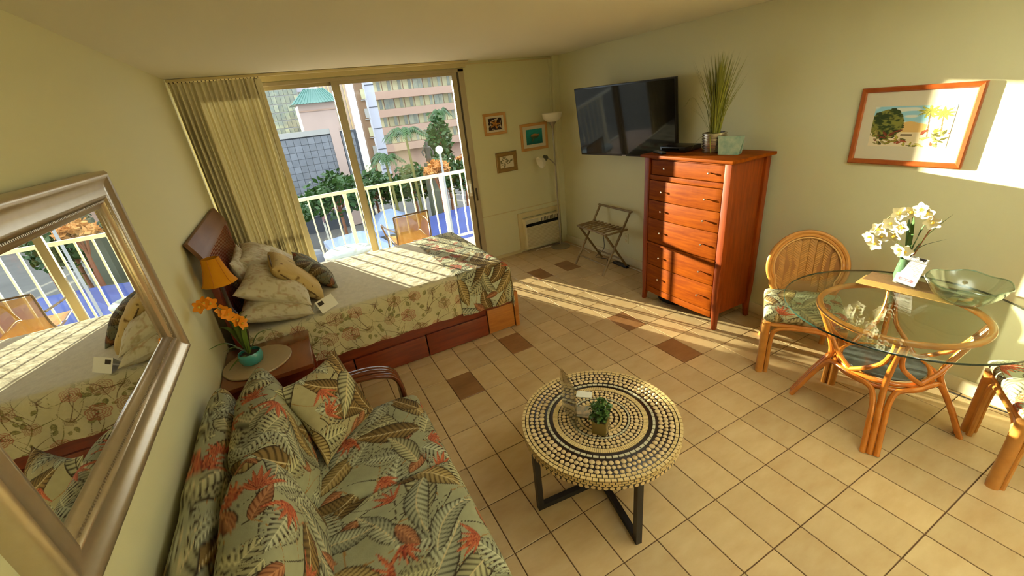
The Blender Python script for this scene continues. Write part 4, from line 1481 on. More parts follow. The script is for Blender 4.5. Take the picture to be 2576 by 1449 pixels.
def post(x, y, sx, sy, w0=.055, w1=.042, flare=0.0):
    m = MB()
    vs = []
    for (z, w, f) in ((0, w1 * .8, flare), (.12, w1, 0), (.3, w0, 0), (1.395, w0, 0)):
        for (a, b) in ((-1, -1), (1, -1), (1, 1), (-1, 1)):
            vs.append((x + a * w / 2 + sx * f, y + b * w / 2 + sy * f, z))
    fs = [(3, 2, 1, 0), (12, 13, 14, 15)]
    for i in range(3):
        for j in range(4):
            j2 = (j + 1) % 4
            fs.append((i * 4 + j, i * 4 + j2, (i + 1) * 4 + j2, (i + 1) * 4 + j))
    return m.add(vs, fs)


for (x, sx) in ((DX0 + .027, -1), (DX1 - .027, 1)):
    for (y, sy) in ((DY0 + .027, -1), (DY1 - .027, 1)):
        part(post(x, y, sx, sy, flare=.008), 'corner_post', M_CHERRY_V, dz, bevel=.004)
part(MB().box(((DX0 + DX1) / 2 - .006, (DY0 + DY1) / 2, 1.4065), (DX1 - DX0 + .055, DY1 - DY0 + .055, .025)), 'top', M_CHERRY, dz, bevel=.006)
for y in (DY0 + .03, DY1 - .03):
    part(MB().box(((DX0 + DX1) / 2, y, .765), (DX1 - DX0 - .08, .018, 1.26)), 'side_panel', M_CHERRY_V, dz)
part(MB().box((DX1 - .03, (DY0 + DY1) / 2, .765), (.012, DY1 - DY0 - .08, 1.26)), 'back_panel', M_CHERRY_V, dz)
part(MB().box((DX0 + .12, (DY0 + DY1) / 2, .76), (.16, DY1 - DY0 - .10, 1.25)), 'carcass', mat('carcass_wood', S(70, 28, 12), rough=.7), dz)


def bow(y, amt=.022):
    t = (y - (DY0 + DY1) / 2) / ((DY1 - DY0) / 2)
    return -amt * (1 - t * t)


def bowed(z0, z1, ya, yb, x, thick, amt=.022, n=14):
    m = MB()
    vs, fs = [], []
    for i in range(n + 1):
        y = ya + (yb - ya) * i / n
        xf = x + bow(y, amt)
        vs += [(xf, y, z0), (xf, y, z1), (x + thick, y, z1), (x + thick, y, z0)]
    for i in range(n):
        a, b = i * 4, (i + 1) * 4
        for k in range(4):
            k2 = (k + 1) % 4
            fs.append((a + k, a + k2, b + k2, b + k))
    fs += [(0, 3, 2, 1), (n * 4, n * 4 + 1, n * 4 + 2, n * 4 + 3)]
    return m.add(vs, fs)


ya, yb = DY0 + .057, DY1 - .057
part(bowed(1.375, 1.394, ya, yb, DX0 + .02, .03, .004), 'top_rail', M_CHERRY, dz)
part(bowed(1.205, 1.245, ya, yb, DX0 + .012, .03, .012), 'middle_rail', M_CHERRY, dz, bevel=.003)
part(bowed(.605, .625, ya, yb, DX0 + .002, .04, .026), 'ledge', M_CHERRY, dz, bevel=.003)
part(bowed(.105, .165, ya, yb, DX0 + .010, .03, .022), 'bottom_rail', M_CHERRY, dz, bevel=.003)
knob_me = None
for (z0, z1, inset) in ((1.250, 1.372, .018), (1.028, 1.200, .008), (.860, 1.022, .008), (.630, .854, .008), (.402, .600, .010), (.170, .396, .010)):
    d_ = part(bowed(z0, z1, ya + .004, yb - .004, DX0 + inset, .02, .022 if z1 < 1.25 else .006), 'drawer', M_CHERRY, dz, bevel=.003)
    for y in (.968, 1.410):
        x = DX0 + inset + bow(y, .022 if z1 < 1.25 else .006)
        M_ = Matrix.Translation((x, y, (z0 + z1) / 2)) @ Matrix.Rotation(-PI / 2, 4, 'Y')
        MB().lathe([(.0042, 0), (.004, .010), (.005, .016), (.0085, .021), (.0092, .026), (.0068, .030), (0, .031)], 14, M=M_).build('knob', M_KNOB, d_, smooth=True)
tag(MB().lathe([(0, 0), (.11, 0), (.12, .03), (.10, .06), (.05, .085), (0, .09)], 14, c=(1.34, 1.42, .0), sx=.8, sy=1.3).build('black_bag', mat('black_cloth', S(18, 18, 22), rough=.9, bump=.5, bscale=30), smooth=True), 'crumpled black bag lying under the dresser', 'bag')

# things on the dresser
ZD = 1.419
bx_ = thing('cable_box', (1.44, 1.50, ZD), 'flat black media box on the left of the dresser top', 'media box', rotz=.12)
MB().box((0, 0, .026), (.24, .25, .04)).build('case', M_PLASTIC_BLK, bx_, bevel=.004)
MB().box((-.121, .02, .026), (.003, .17, .018)).build('front_panel', M_SCREEN, bx_)
for k in (-1, 1):
    MB().box((-.08, k * .1, .003), (.02, .02, .006)).build('foot', M_PLASTIC_BLK, bx_)
rc = thing('remote_control', (1.235, 1.545, ZD), 'slim black remote control on the front left of the dresser', 'remote', rotz=1.25)
MB().box((0, 0, .009), (.16, .042, .018)).build('body', M_PLASTIC_BLK, rc, bevel=.004)
for k in range(5):
    MB().box((-.06 + k * .026, 0, .019), (.012, .026, .003)).build('button', M_STEEL, rc)

gp_ = thing('grass_plant', (1.44, 1.165, ZD), 'tall grassy artificial plant in a ribbed silver pot on the dresser', 'plant')
pr = []
for i in range(33):
    z = i * .155 / 32
    pr.append((.078 + .012 * math.sin(z * 12) + .0035 * (1 if (i // 2) % 2 else -1), z))
MB().lathe([(0, 0)] + pr + [(.076, .155), (.076, .14), (0, .14)], 36).build('pot', mat('silver_ribbed', S(196, 186, 172), rough=.25, metal=.9), gp_, smooth=True, angle=30)
MB().lathe([(0, .142), (.076, .140)], 20).build('soil', M_SOIL, gp_)
rr = random.Random(5)
for k in range(210):
    a = rr.uniform(0, 2 * PI)
    tilt = abs(rr.gauss(0, .24)) + .05
    L = rr.uniform(.42, .62) * (1 - .22 * (tilt > .46))
    b = rr.uniform(0, .045)
    d = Vector((math.cos(a), math.sin(a), 0))
    dd = Vector((d.x * .62 if d.x > 0 else d.x * .9, d.y, 0))
    p0 = d * b + Vector((0, 0, .13))
    p2 = dd * (L * math.sin(tilt)) + Vector((0, 0, .13 + L * math.cos(tilt)))
    p1 = p0 * .5 + p2 * .5 + dd * (-.02) + Vector((0, 0, .02))
    strap_leaf('blade', tuple(p0), tuple(p1), tuple(p2), rr.uniform(.0022, .0042), M_GRASS, gp_, n=4)
for (p1, p2) in (((-.09, -.03, .13), (-.16, -.10, .012)), ((-.10, .06, .12), (-.15, .11, .015)), ((-.12, .12, .42), (-.14, .20, .36))):
    strap_leaf('blade', (-.04, 0, .14), p1, p2, .004, M_GRASS, gp_, n=5)
pc_ = thing('pouch', (1.40, .985, ZD), 'pale green marbled zip pouch standing beside the grass plant', 'pouch', rotz=PI / 2 + .25)
MB().prism([(-.075, -.035, 0), (.075, -.035, 0), (.098, -.004, .135), (-.098, -.004, .135)], (0, .008, 0)).build('front', mat('marbled_cloth', S(196, 206, 172), rough=.7, var=.9, vscale=14, color2=S(92, 142, 122)), pc_)
MB().prism([(-.075, .035, 0), (.075, .035, 0), (.098, .004, .135), (-.098, .004, .135)], (0, -.006, 0)).build('back', MATS['marbled_cloth'], pc_)
MB().prism([(-.075, -.034, .001), (.075, -.034, .001), (.075, .034, .001), (-.075, .034, .001)], (0, 0, .004)).build('bottom', MATS['marbled_cloth'], pc_)
MB().lathe([(0, 0), (.014, 0), (.014, .003), (0, .004)], 18, M=Matrix.Translation((.02, -.0325, .022)) @ Matrix.Rotation(PI / 2 - .22, 4, 'X')).build('button', M_BLACK, pc_)

# ================================================================== TELEVISION
W_, H_ = 1.235, .705
yaw, tlt = .161, .121
tvc = Vector((1.462, 2.29, 1.666))
rv = Vector((math.sin(yaw), -math.cos(yaw), 0))
nv = Vector((-math.cos(yaw), -math.sin(yaw), 0))
uv_ = Vector((0, 0, 1)) * math.cos(tlt) + nv * math.sin(tlt)
nv2 = rv.cross(uv_) if rv.cross(uv_).dot(nv) > 0 else uv_.cross(rv)
MT = Matrix((rv, uv_, nv2)).transposed().to_4x4()
MT.translation = tvc
tv = thing('television', (XR, 2.29, 1.60), 'large flat black television tilted out on the right wall', 'television')


def tvp(mb, name, material, **k):
    mb.v = [tuple((MT @ Vector(p))) for p in mb.v]
    return part(mb, name, material, tv, **k)


tvp(MB().box((0, 0, -.022), (W_, H_, .04)), 'housing', M_PLASTIC_BLK, bevel=.004)
tvp(MB().box((0, .004, .0005), (W_ - .022, H_ - .034, .003)), 'screen', M_SCREEN)
tvp(MB().box((0, -H_ / 2 + .008, .002), (.05, .008, .003)), 'badge', M_STEEL)
tvp(MB().box((0, -.02, -.06), (.55, .36, .05)), 'rear_case', M_PLASTIC_BLK, bevel=.01)
part(MB().box((XR - .012, 2.29, 1.64), (.022, .22, .30)), 'wall_plate', M_BLACK, tv)
part(MB().bar((XR - .02, 2.29, 1.64), tuple(tvc - nv2 * .06), .05, .06), 'mount_arm', M_BLACK, tv)

# ================================================================== PICTURES


def picture(name, label, origin, ex, W, H, fw, depth, mat_w, fn, frame_mat, n=(70, 50), back=None):
    """Framed picture; origin = centre on the wall, ex = its left-to-right direction, picture plane faces n = ex x z."""
    t = thing(name, origin, label, 'picture')
    ex = Vector(ex)
    nz = ex.cross(Vector((0, 0, 1))).normalized()
    P3 = lambda u, v, d: ex * u + Vector((0, 0, v)) + nz * d
    f = MB()
    for (a, b) in (((-W / 2, H / 2), (W / 2, H / 2)), ((W / 2, H / 2), (W / 2, -H / 2)), ((W / 2, -H / 2), (-W / 2, -H / 2)), ((-W / 2, -H / 2), (-W / 2, H / 2))):
        A, B = Vector(a), Vector(b)
        d = (B - A).normalized()
        inn = Vector((d.y, -d.x))
        if (A + inn * .01).length > A.length:
            inn = -inn
        vs = []
        for (e_, s_) in ((A, 1), (B, -1)):
            for (i_, o_) in ((0, .0), (0, depth * .8), (fw * .2, depth), (fw * .8, depth * .85), (fw, depth * .55), (fw, 0)):
                q = e_ + inn * i_ + d * i_ * s_
                vs.append(P3(q.x, q.y, o_))
        f.add(vs, [(k, (k + 1) % 6, 6 + (k + 1) % 6, 6 + k) for k in range(6)] + [tuple(range(6)), tuple(range(11, 5, -1))])
    f.build('frame', frame_mat, t)
    m = MB()
    m.add([P3(-W / 2 + fw, -H / 2 + fw, depth * .45), P3(W / 2 - fw, -H / 2 + fw, depth * .45), P3(W / 2 - fw, H / 2 - fw, depth * .45), P3(-W / 2 + fw, H / 2 - fw, depth * .45)], [(0, 1, 2, 3)])
    m.add([P3(-W / 2 + fw, -H / 2 + fw, .001), P3(W / 2 - fw, -H / 2 + fw, .001), P3(W / 2 - fw, H / 2 - fw, .001), P3(-W / 2 + fw, H / 2 - fw, .001)], [(0, 1, 2, 3)])
    m.build('mat_board', mat('mat_board', S(216, 204, 176), rough=.8), t)
    mw, mh = mat_w
    w2, h2 = W / 2 - fw - mw, H / 2 - fw - mh
    U, V = np.meshgrid(np.linspace(-w2, w2, n[0]), np.linspace(-h2, h2, n[1]))
    C = fn(U / w2, V / h2)
    d_ = depth * .45 + .0012
    grid_mesh('print', ex.x * U + nz.x * d_, ex.y * U + nz.y * d_, V, M_ART, t, C, smooth=False)
    return t


def art_garden(u, v):
    C = np.ones(u.shape + (3,)) * S3(150, 200, 214)
    C = mixc(C, np.ones_like(C) * S3(232, 214, 180), smooth01(.35, -.1, v))
    n = vnoise(u + 3, v + 3, 9, 1) * .6 + vnoise(u + 3, v + 3, 22, 2) * .4
    cl_ = smooth01(.45, .7, vnoise(u + 7, v * 2 + 3, 3, 8)) * (v > .2)
    C = mixc(C, np.ones_like(C) * S3(244, 230, 206), cl_ * .7)
    roof = (v < .02 + .25 * (1 - np.abs(u - .0) * 1.6)) & (v > -.28) & (np.abs(u) < .42)
    C[roof] = S3(220, 178, 108)
    wall = (v < -.28) & (v > -.75) & (np.abs(u) < .34)
    C[wall] = S3(226, 206, 164)
    C[(v < -.36) & (v > -.46) & (u > -.18) & (u < .12)] = S3(120, 100, 70)
    tr_ = ((u + .62) ** 2 / .22 + (v - .12) ** 2 / .62) < 1 - .45 * (n - .5)
    C[tr_] = (mixc(np.ones_like(C) * S3(44, 58, 24), np.ones_like(C) * S3(126, 122, 52), smooth01(.35, .7, n)))[tr_]
    for (pu, pv) in ((.42, .72), (.74, .62)):
        tk = (np.abs(u - pu + .06 * (v - pv)) < .018) & (v < pv) & (v > -.5)
        C[tk] = S3(132, 108, 72)
        for k in range(9):
            leaf_stamp(C, u, v, pu, pv, k * .7 + .2, .34, .13, S3(196, 188, 84), S3(128, 130, 44), S3(104, 110, 40), N=5)
    rr_ = random.Random(3)
    for k in range(90):
        uu, vv = rr_.uniform(-1, 1), rr_.uniform(-1.0, -.25)
        if abs(uu) < .3 and vv > -.6:
            continue
        l_, d_ = rr_.choice(((S3(206, 190, 76), S3(120, 116, 36)), (S3(108, 104, 40), S3(48, 52, 20)), (S3(182, 90, 60), S3(120, 50, 30)), (S3(224, 206, 120), S3(150, 130, 50))))
        if uu < -.3:
            l_, d_ = l_ * .55, d_ * .55
        leaf_stamp(C, u, v, uu, vv, rr_.uniform(.2, 2.9), rr_.uniform(.14, .3), .18, l_, d_, d_ * .6, N=3)
    return C


picture('framed_painting', 'koa framed painting of a garden cottage with palms on the right wall', (XR - .002, .0145, 1.5865), (0, -1, 0), .567, .455, .030, .024, (.062, .082), art_garden, M_KOA, (150, 110))


def art_star(u, v):
    C = np.ones(u.shape + (3,)) * S3(46, 26, 24)
    th, r = np.arctan2(v, u), np.hypot(u, v)
    m = r < .28 + .55 * np.abs(np.cos(th * 2.5)) ** 3
    C[m] = mixc(np.ones_like(C) * S3(214, 150, 70), np.ones_like(C) * S3(140, 80, 36), vnoise(u + 2, v + 2, 8, 3))[m]
    m = (vnoise(u + 4, v + 4, 5, 6) > .72) & (r > .6)
    C[m] = S3(200, 180, 150)
    return C


def art_turtle(u, v):
    C = mixc(np.ones(u.shape + (3,)) * S3(18, 86, 84), np.ones(u.shape + (3,)) * S3(40, 150, 140), np.clip(v * .5 + .5, 0, 1) * .8 + .2 * vnoise(u + 2, v + 2, 6, 2))
    m = ((u - .05) / .5) ** 2 + ((v - .05) / .32) ** 2 < 1
    C[m] = mixc(np.ones_like(C) * S3(60, 92, 66), np.ones_like(C) * S3(186, 120, 62), smooth01(-.1, .35, v))[m]
    leaf_stamp(C, u, v, -.1, -.1, -1.9, .7, .2, S3(80, 110, 84), S3(40, 70, 60), S3(30, 50, 46), N=3)
    leaf_stamp(C, u, v, .3, .1, .5, .4, .3, S3(190, 130, 80), S3(110, 90, 60), S3(60, 60, 46), N=3)
    return C


def art_vines(u, v):
    C = np.ones(u.shape + (3,)) * S3(226, 214, 184)
    rr_ = random.Random(8)
    for k in range(26):
        leaf_stamp(C, u, v, rr_.uniform(-1, .8), rr_.uniform(-.9, .9), rr_.uniform(0, 6.28), rr_.uniform(.3, .55), .22, S3(150, 140, 96), S3(70, 66, 40), S3(40, 34, 24), N=4)
    return C


picture('framed_photo', 'small maple framed photo of an orange starfish nearest the balcony door', (.739, YF - .002, 1.731), (1, 0, 0), .308, .25, .032, .018, (.03, .024), art_star, M_MAPLE)
picture('framed_photo', 'maple framed turquoise photo of a sea turtle beside the floor lamp', (1.285, YF - .002, 1.516), (1, 0, 0), .404, .332, .034, .018, (.046, .04), art_turtle, M_MAPLE)
picture('framed_print', 'small gilt framed leaf print below the two maple frames', (.846, YF - .002, 1.262), (1, 0, 0), .297, .245, .050, .020, (.006, .006), art_vines, M_GOLD)

# ================================================================== AIR CONDITIONER
ac = thing('air_conditioner', (1.27, YF, 0), 'cream through-wall air conditioner low in the far corner', 'air conditioner')
m = MB()
for (x0, x1, z0, z1) in ((.925, .985, .03, .555), (1.555, 1.605, .03, .555), (.985, 1.555, .49, .555)):
    m.box(((x0 + x1) / 2, YF - .015, (z0 + z1) / 2), (x1 - x0, .03, z1 - z0))
part(m, 'surround', M_TRIM, ac, bevel=.003)
part(MB().box((1.27, YF - .045, .26), (.575, .09, .43)), 'body', M_AC, ac, bevel=.006)
part(MB().box((1.27, YF - .092, .385), (.53, .006, .042)), 'dark_band', M_SCREEN, ac)
part(MB().box((1.10, YF - .092, .435), (.20, .006, .05)), 'control_panel', mat('ac_panel', S(196, 186, 156), rough=.4), ac)
lv = MB()
for k in range(14):
    lv.box((1.27, YF - .094, .085 + k * .0205), (.52, .010, .008))
part(lv, 'grille', mat('ac_grille', S(206, 190, 146), rough=.5), ac)
ov = MB()
for k in range(12):
    ov.box((1.25 + k * .024, YF - .093, .435), (.008, .008, .05))
part(ov, 'outlet_vanes', M_ALU_D, ac)

# ================================================================== FLOOR LAMP
fl = thing('floor_lamp', (1.475, 3.56, 0), 'slim nickel torchiere floor lamp with a reading arm in the corner', 'lamp')
MB().lathe([(0, 0), (.13, 0), (.135, .01), (.12, .022), (.03, .035), (.014, .05), (0, .05)], 32).build('base', M_STEEL, fl, smooth=True)
MB().tube([(0, 0, .03), (-.01, 0, .8), (-.022, 0, 1.62)], .0105, 10).build('pole', M_STEEL, fl, smooth=True)
MB().lathe([(.012, 1.60), (.02, 1.63), (.045, 1.665), (.05, 1.68), (0, 1.68)], 24, c=(-.022, 0, 0)).build('cup', M_STEEL, fl, smooth=True)
MB().lathe([(.03, 1.672), (.085, 1.69), (.118, 1.73), (.128, 1.782), (.124, 1.782), (.112, 1.734), (.08, 1.697), (0, 1.685)], 32, c=(-.022, 0, 0)).build('bowl_shade', M_FROST, fl, smooth=True)
MB().tube(spline([(-.012, 0, 1.06), (-.018, -.01, 1.14), (-.10, -.03, 1.22), (-.17, -.05, 1.265)], 8), .007, 8).build('reading_arm', M_STEEL, fl, smooth=True)
MB().lathe([(.012, 0), (.032, .01), (.034, .03), (.03, .055), (0, .055)], 18, M=Matrix.Translation((-.165, -.05, 1.25)) @ Matrix.Rotation(-1.15, 4, 'Y')).build('socket', mat('lamp_socket', S(88, 92, 78), rough=.4), fl, smooth=True)
MB().lathe([(.034, .05), (.062, .075), (.078, .12), (.074, .12), (.058, .08), (.03, .055)], 24, M=Matrix.Translation((-.165, -.05, 1.25)) @ Matrix.Rotation(-1.9, 4, 'Y')).build('reading_shade', M_FROST, fl, smooth=True)

# ================================================================== LUGGAGE RACK
lr = thing('luggage_rack', (1.42, 2.58, 0), 'folding bamboo luggage rack with slatted seat by the right wall', 'luggage rack')
for y in (2.315, 2.845):
    part(MB().tube([(1.215, y, .01), (1.62, y, .69)], .0135, 10), 'leg', M_BAMBOO, lr, smooth=True)
for y in (2.345, 2.815):
    part(MB().tube([(1.61, y, .01), (1.27, y, .495)], .0135, 10), 'leg', M_BAMBOO, lr, smooth=True)
part(MB().tube([(1.62, 2.29, .69), (1.62, 2.87, .69)], .0135, 10), 'back_rail', M_BAMBOO, lr, smooth=True)
part(MB().tube([(1.27, 2.31, .495), (1.27, 2.85, .495)], .013, 10), 'seat_rail', M_BAMBOO, lr, smooth=True)
part(MB().tube([(1.505, 2.31, .492), (1.505, 2.85, .492)], .013, 10), 'seat_rail', M_BAMBOO, lr, smooth=True)
part(MB().tube([(1.27, 2.315, .12), (1.27, 2.845, .12)], .010, 8), 'stretcher', M_BAMBOO, lr, smooth=True)
part(MB().tube([(1.53, 2.345, .13), (1.53, 2.815, .13)], .010, 8), 'stretcher', M_BAMBOO, lr, smooth=True)
for k in range(7):
    y = 2.375 + k * .068
    part(MB().box((1.405, y, .508), (.30, .032, .010)), 'slat', M_BAMBOO, lr, bevel=.002)
for y in (2.30, 2.86):
    part(MB().tube([(1.27, y, .495), (1.56, y, .497)], .012, 8), 'side_rail', M_BAMBOO, lr, smooth=True)

# cords, power strip, outlets
tag(MB().tube(spline([(1.12, 3.66, .008), (1.25, 3.645, .02), (1.38, 3.66, .008), (1.50, 3.71, .008), (1.60, 3.64, .008), (1.64, 3.3, .006), (1.60, 3.05, .006)], 10), .005, 6).build('power_cable', M_CORD_W, smooth=True), 'white power cord trailing along the skirting under the air conditioner', 'cord')
tag(MB().tube(spline([(1.675, 2.86, .28), (1.63, 2.80, .12), (1.56, 2.88, .007), (1.61, 2.72, .007), (1.52, 2.60, .007), (1.60, 2.52, .03), (1.60, 2.44, .03)], 10), .004, 6).build('power_cable', M_CORD_B, smooth=True), 'tangled black cord behind the luggage rack', 'cord')
tag(MB().tube(spline([(1.60, 2.36, .02), (1.63, 2.2, .006), (1.62, 2.0, .006), (1.60, 1.8, .006), (1.63, 1.66, .006)], 10), .004, 6).build('power_cable', M_CORD_W, smooth=True), 'pale cord running along the wall from the power strip to the dresser', 'cord')
ps = thing('power_strip', (1.60, 2.44, 0), 'black power strip on the floor under the luggage rack', 'power strip')
MB().box((0, 0, .016), (.05, .24, .032)).build('body', M_PLASTIC_BLK, ps, bevel=.004)
for k in range(4):
    MB().box((0, -.08 + k * .05, .033), (.028, .028, .003)).build('socket', M_BLACK, ps)
for (y, z, lb) in ((2.90, .285, 'white wall outlet on the right wall left of the rack'), (2.46, .32, 'white wall outlet on the right wall right of the rack')):
    ot = thing('wall_outlet', (XR, y, z), lb, 'outlet')
    MB().box((-.003, 0, 0), (.006, .075, .115)).build('plate', M_WALL, ot, bevel=.002)
    for k in (-1, 1):
        MB().box((-.007, 0, k * .028), (.003, .032, .026)).build('socket', M_TRIM, ot)

# ================================================================== RATTAN DINING SET
TC = Vector((1.075, -.385, 0))
dt_ = thing('dining_table', TC, 'round glass dining table on an amber rattan base', 'table')
MB().lathe([(0, .713), (.5385, .713), (.5385, .725), (0, .725)], 96).build('glass_top', M_TABLEGLASS, dt_, smooth=True, angle=30)
ed = MB()
ed.lathe([(.5385, .7135), (.5405, .715), (.5405, .723), (.5385, .7245), (.537, .719), (.5385, .7135)], 96)
ed.build('glass_edge', M_GLASSEDGE, dt_, smooth=True)
MB().tube(arc((0, 0, .695), .356, 0, 2 * PI * 63 / 64, 63), .017, 10, closed=True).build('top_ring', M_RATTAN_R, dt_, smooth=True)
MB().tube(arc((0, 0, .355), .205, 0, 2 * PI * 47 / 48, 47), .014, 10, closed=True).build('lower_ring', M_RATTAN_R, dt_, smooth=True)
MB().tube(arc((0, 0, .325), .215, 0, 2 * PI * 47 / 48, 47), .014, 10, closed=True).build('lower_ring', M_RATTAN_R, dt_, smooth=True)
MB().lathe([(0, .366), (.188, .366), (.188, .372), (0, .372)], 48).build('lower_shelf', mat('smoked_glass', S(70, 76, 74), rough=.15, spec=.6, var=.5, vscale=30, color2=S(104, 108, 104)), dt_)
for k in range(4):
    a = math.radians(25.5 + 90 * k)
    rd = lambda r, z, da=0.0: (r * math.cos(a + da), r * math.sin(a + da), z)
    sidev = Vector((-math.sin(a), math.cos(a), 0))
    # middle pole: foot, knee, up to the top ring
    V_ = [Vector(rd(.395, 0)), Vector(rd(.33, .16)), Vector(rd(.262, .30)), Vector(rd(.245, .38)), Vector(rd(.29, .53)), Vector(rd(.352, .68))]
    MB().tube(spline(V_, 7), .0155, 9).build('leg_pole', M_RATTAN_R, dt_, smooth=True)
    for s_ in (-1, 1):
        off = sidev * (s_ * .030)
        pts = [Vector(rd(.398, 0)) + off, Vector(rd(.333, .15)) + off, Vector(rd(.278, .265)) + off * 1.1]
        pts += [Vector(rd(.245, .325, s_ * .22)), Vector(rd(.225, .338, s_ * .50)), Vector(rd(.220, .338, s_ * .80))]
        MB().tube(spline(pts, 7), .0145, 9).build('leg_brace', M_RATTAN_R, dt_, smooth=True)
        # upper brace: from the lower ring up to the top ring, forming the V beside each leg
        pts = [Vector(rd(.212, .36, s_ * .78)), Vector(rd(.235, .42, s_ * .45)), Vector(rd(.27, .50, s_ * .16)), Vector(rd(.315, .60, s_ * .07)), Vector(rd(.352, .683, s_ * .06))]
        MB().tube(spline(pts, 7), .0125, 9).build('upper_brace', M_RATTAN_R, dt_, smooth=True)

# woven back outline of the chair (local x across, v up the back)
ZS, BH, BW = .44, .485, .235


def back_outline(f=1.0, n=40):
    """Balloon shaped back: list of (u, v)."""
    pts = []
    for i in range(n + 1):
        t_ = i / n
        ang = PI * (1.16 - 1.32 * t_)
        u, v = math.cos(ang) * BW * f, BH - BW + math.sin(ang) * BW * f
        pts.append((u, v))
    lo = .165 * f
    return [(-lo, .02 + (1 - f) * .12)] + [(-(lo + .035), .10)] + pts + [(lo + .035, .10)] + [(lo, .02 + (1 - f) * .12)]


def inside(u, v, poly):
    c = False
    j = len(poly) - 1
    for i in range(len(poly)):
        if (poly[i][1] > v) != (poly[j][1] > v) and u < (poly[j][0] - poly[i][0]) * (v - poly[i][1]) / (poly[j][1] - poly[i][1]) + poly[i][0]:
            c = not c
        j = i
    return c


def make_chair(label):
    t = thing('rattan_chair', (0, 0, 0), label, 'chair', group='rattan dining chairs')
    lean = .20
    BP = lambda u, v, o=0.0: Vector((u, -.20 - v * lean + o - .05 * (u / BW) ** 2 * -1, ZS - .01 + v * .98))
    fr = [BP(u, v) for (u, v) in back_outline(1.0)]
    MB().tube(fr, .0165, 9).build('back_frame', M_RATTAN, t, smooth=True)
    MB().tube([BP(u, v, .006) for (u, v) in back_outline(.91)], .012, 8).build('back_frame_inner', M_RATTAN, t, smooth=True)
    MB().tube([BP(u, v, .016) for (u, v) in back_outline(.85)], .0055, 7, closed=True).build('back_bead', mat('pale_cane', S(222, 170, 104), rough=.4), t, smooth=True)
    poly = back_outline(.87)
    m = MB()
    pv = [BP(u, v, .000) for (u, v) in poly]
    c = BP(0, .22, .0)
    k = len(pv)
    m.add([c] + pv, [(0, i + 1, (i + 1) % k + 1) for i in range(k)])
    bk = m.build('back_panel', mat('cane_backing', S(150, 98, 40), rough=.6), t)
    sh_ = []
    for s_ in (1, -1):
        w, h = .046, .0165
        vs = [(-w / 2, -h / 2 - s_ * .017, 0), (w / 2, -h / 2 + s_ * .017, 0), (w / 2, h / 2 + s_ * .017, .002), (-w / 2, h / 2 - s_ * .017, .002),
              (-w / 2 + .004, -h / 2 - s_ * .017 + .002, .005), (w / 2 - .004, -h / 2 + s_ * .017 + .002, .003), (w / 2 - .004, h / 2 + s_ * .017 - .002, .003), (-w / 2 + .004, h / 2 - s_ * .017 - .002, .005)]
        me = bpy.data.meshes.new('cane_strip')
        me.from_pydata(vs, [], [(4, 5, 6, 7), (0, 1, 5, 4), (1, 2, 6, 5), (2, 3, 7, 6), (3, 0, 4, 7)])
        me.materials.append(M_WEAVE)
        sh_.append(me)
    poly2 = back_outline(.84)
    for r in range(30):
        for c_ in range(12):
            u = -.245 + c_ * .0445
            v = .03 + r * .0172
            if not inside(u, v, poly2):
                continue
            p = BP(u, v, .004)
            ny = Vector((0, 1, lean)).normalized()
            upv = Vector((0, -lean, .98)).normalized()
            M_ = Matrix((Vector((-1, 0, 0)), upv, ny)).transposed()
            o = link_mesh('cane_strip', sh_[c_ % 2], bk, loc=p)
            o.rotation_euler = M_.to_euler()
    # seat
    MB().tube([(-.215, -.20, ZS - .05), (-.225, .20, ZS - .05), (.225, .20, ZS - .05), (.215, -.20, ZS - .05)], .0165, 9, closed=True).build('seat_frame', M_RATTAN, t, smooth=True)
    M_ = frame_m((0, .0, ZS + .005), (1, 0, 0), (0, 1, 0))
    pillow('seat_cushion', .47, .45, .105, M_PRINT, t, M_, lambda a, b: tropical(a, b, 61, base=(170, 176, 146), dens=1.4), n=151, p=6, q=.36, pinch=.0, seed=4)
    for s_ in (-1, 1):
        MB().tube([(s_ * .212, .205, 0), (s_ * .212, .205, ZS - .03)], .026, 12).build('front_leg', M_RATTAN, t, smooth=True)
        MB().tube(spline([(s_ * .172, .203, 0), (s_ * .172, .203, .26), (s_ * .155, .203, .345), (s_ * .09, .203, .372), (0, .203, .376)], 7), .0145, 8).build('corner_brace', M_RATTAN, t, smooth=True)
        MB().tube(spline([(s_ * .214, .172, 0), (s_ * .214, .170, .26), (s_ * .214, .14, .345), (s_ * .214, .06, .372), (s_ * .214, -.05, .376)], 7), .0115, 8).build('side_brace', M_RATTAN, t, smooth=True)
        MB().tube(spline([(s_ * .205, -.33, 0), (s_ * .20, -.26, .18), (s_ * .185, -.21, .36), (s_ * .175, -.205, .46)], 7), .0185, 9).build('rear_leg', M_RATTAN, t, smooth=True)
    return t


ch1 = make_chair('rattan chair with woven cane back between the dresser and the glass table')
ch2 = copy_tree(ch1)
ch2['label'] = 'rattan chair at the right edge of the picture, only its seat front in view'
ch1.location = (1.235, .172, 0)
ch1.rotation_euler = (0, 0, math.radians(123.2))
ch2.location = (1.24, -1.035, 0)
ch2.rotation_euler = (0, 0, math.radians(30.3))

# things on the glass table
ZG = .7255
rm = thing('table_mat', (1.36, -.30, ZG), 'folded tan and brown woven table mat under the sign card', 'table mat', rotz=math.radians(-84))
MB().box((0, -.02, .002), (.44, .16, .004)).build('tan_layer', M_WOVEN, rm, bevel=.001)
MB().box((-.01, .055, .005), (.40, .15, .003)).build('brown_layer', M_WOVEN_D, rm, bevel=.001)
sc = thing('sign_card', (1.372, -.275, ZG + .008), 'slanted white sign card with dark header and red button on the glass table', 'sign', rotz=math.radians(-105))
sl_ = .31
Rs = Matrix.Rotation(-sl_, 3, 'X')


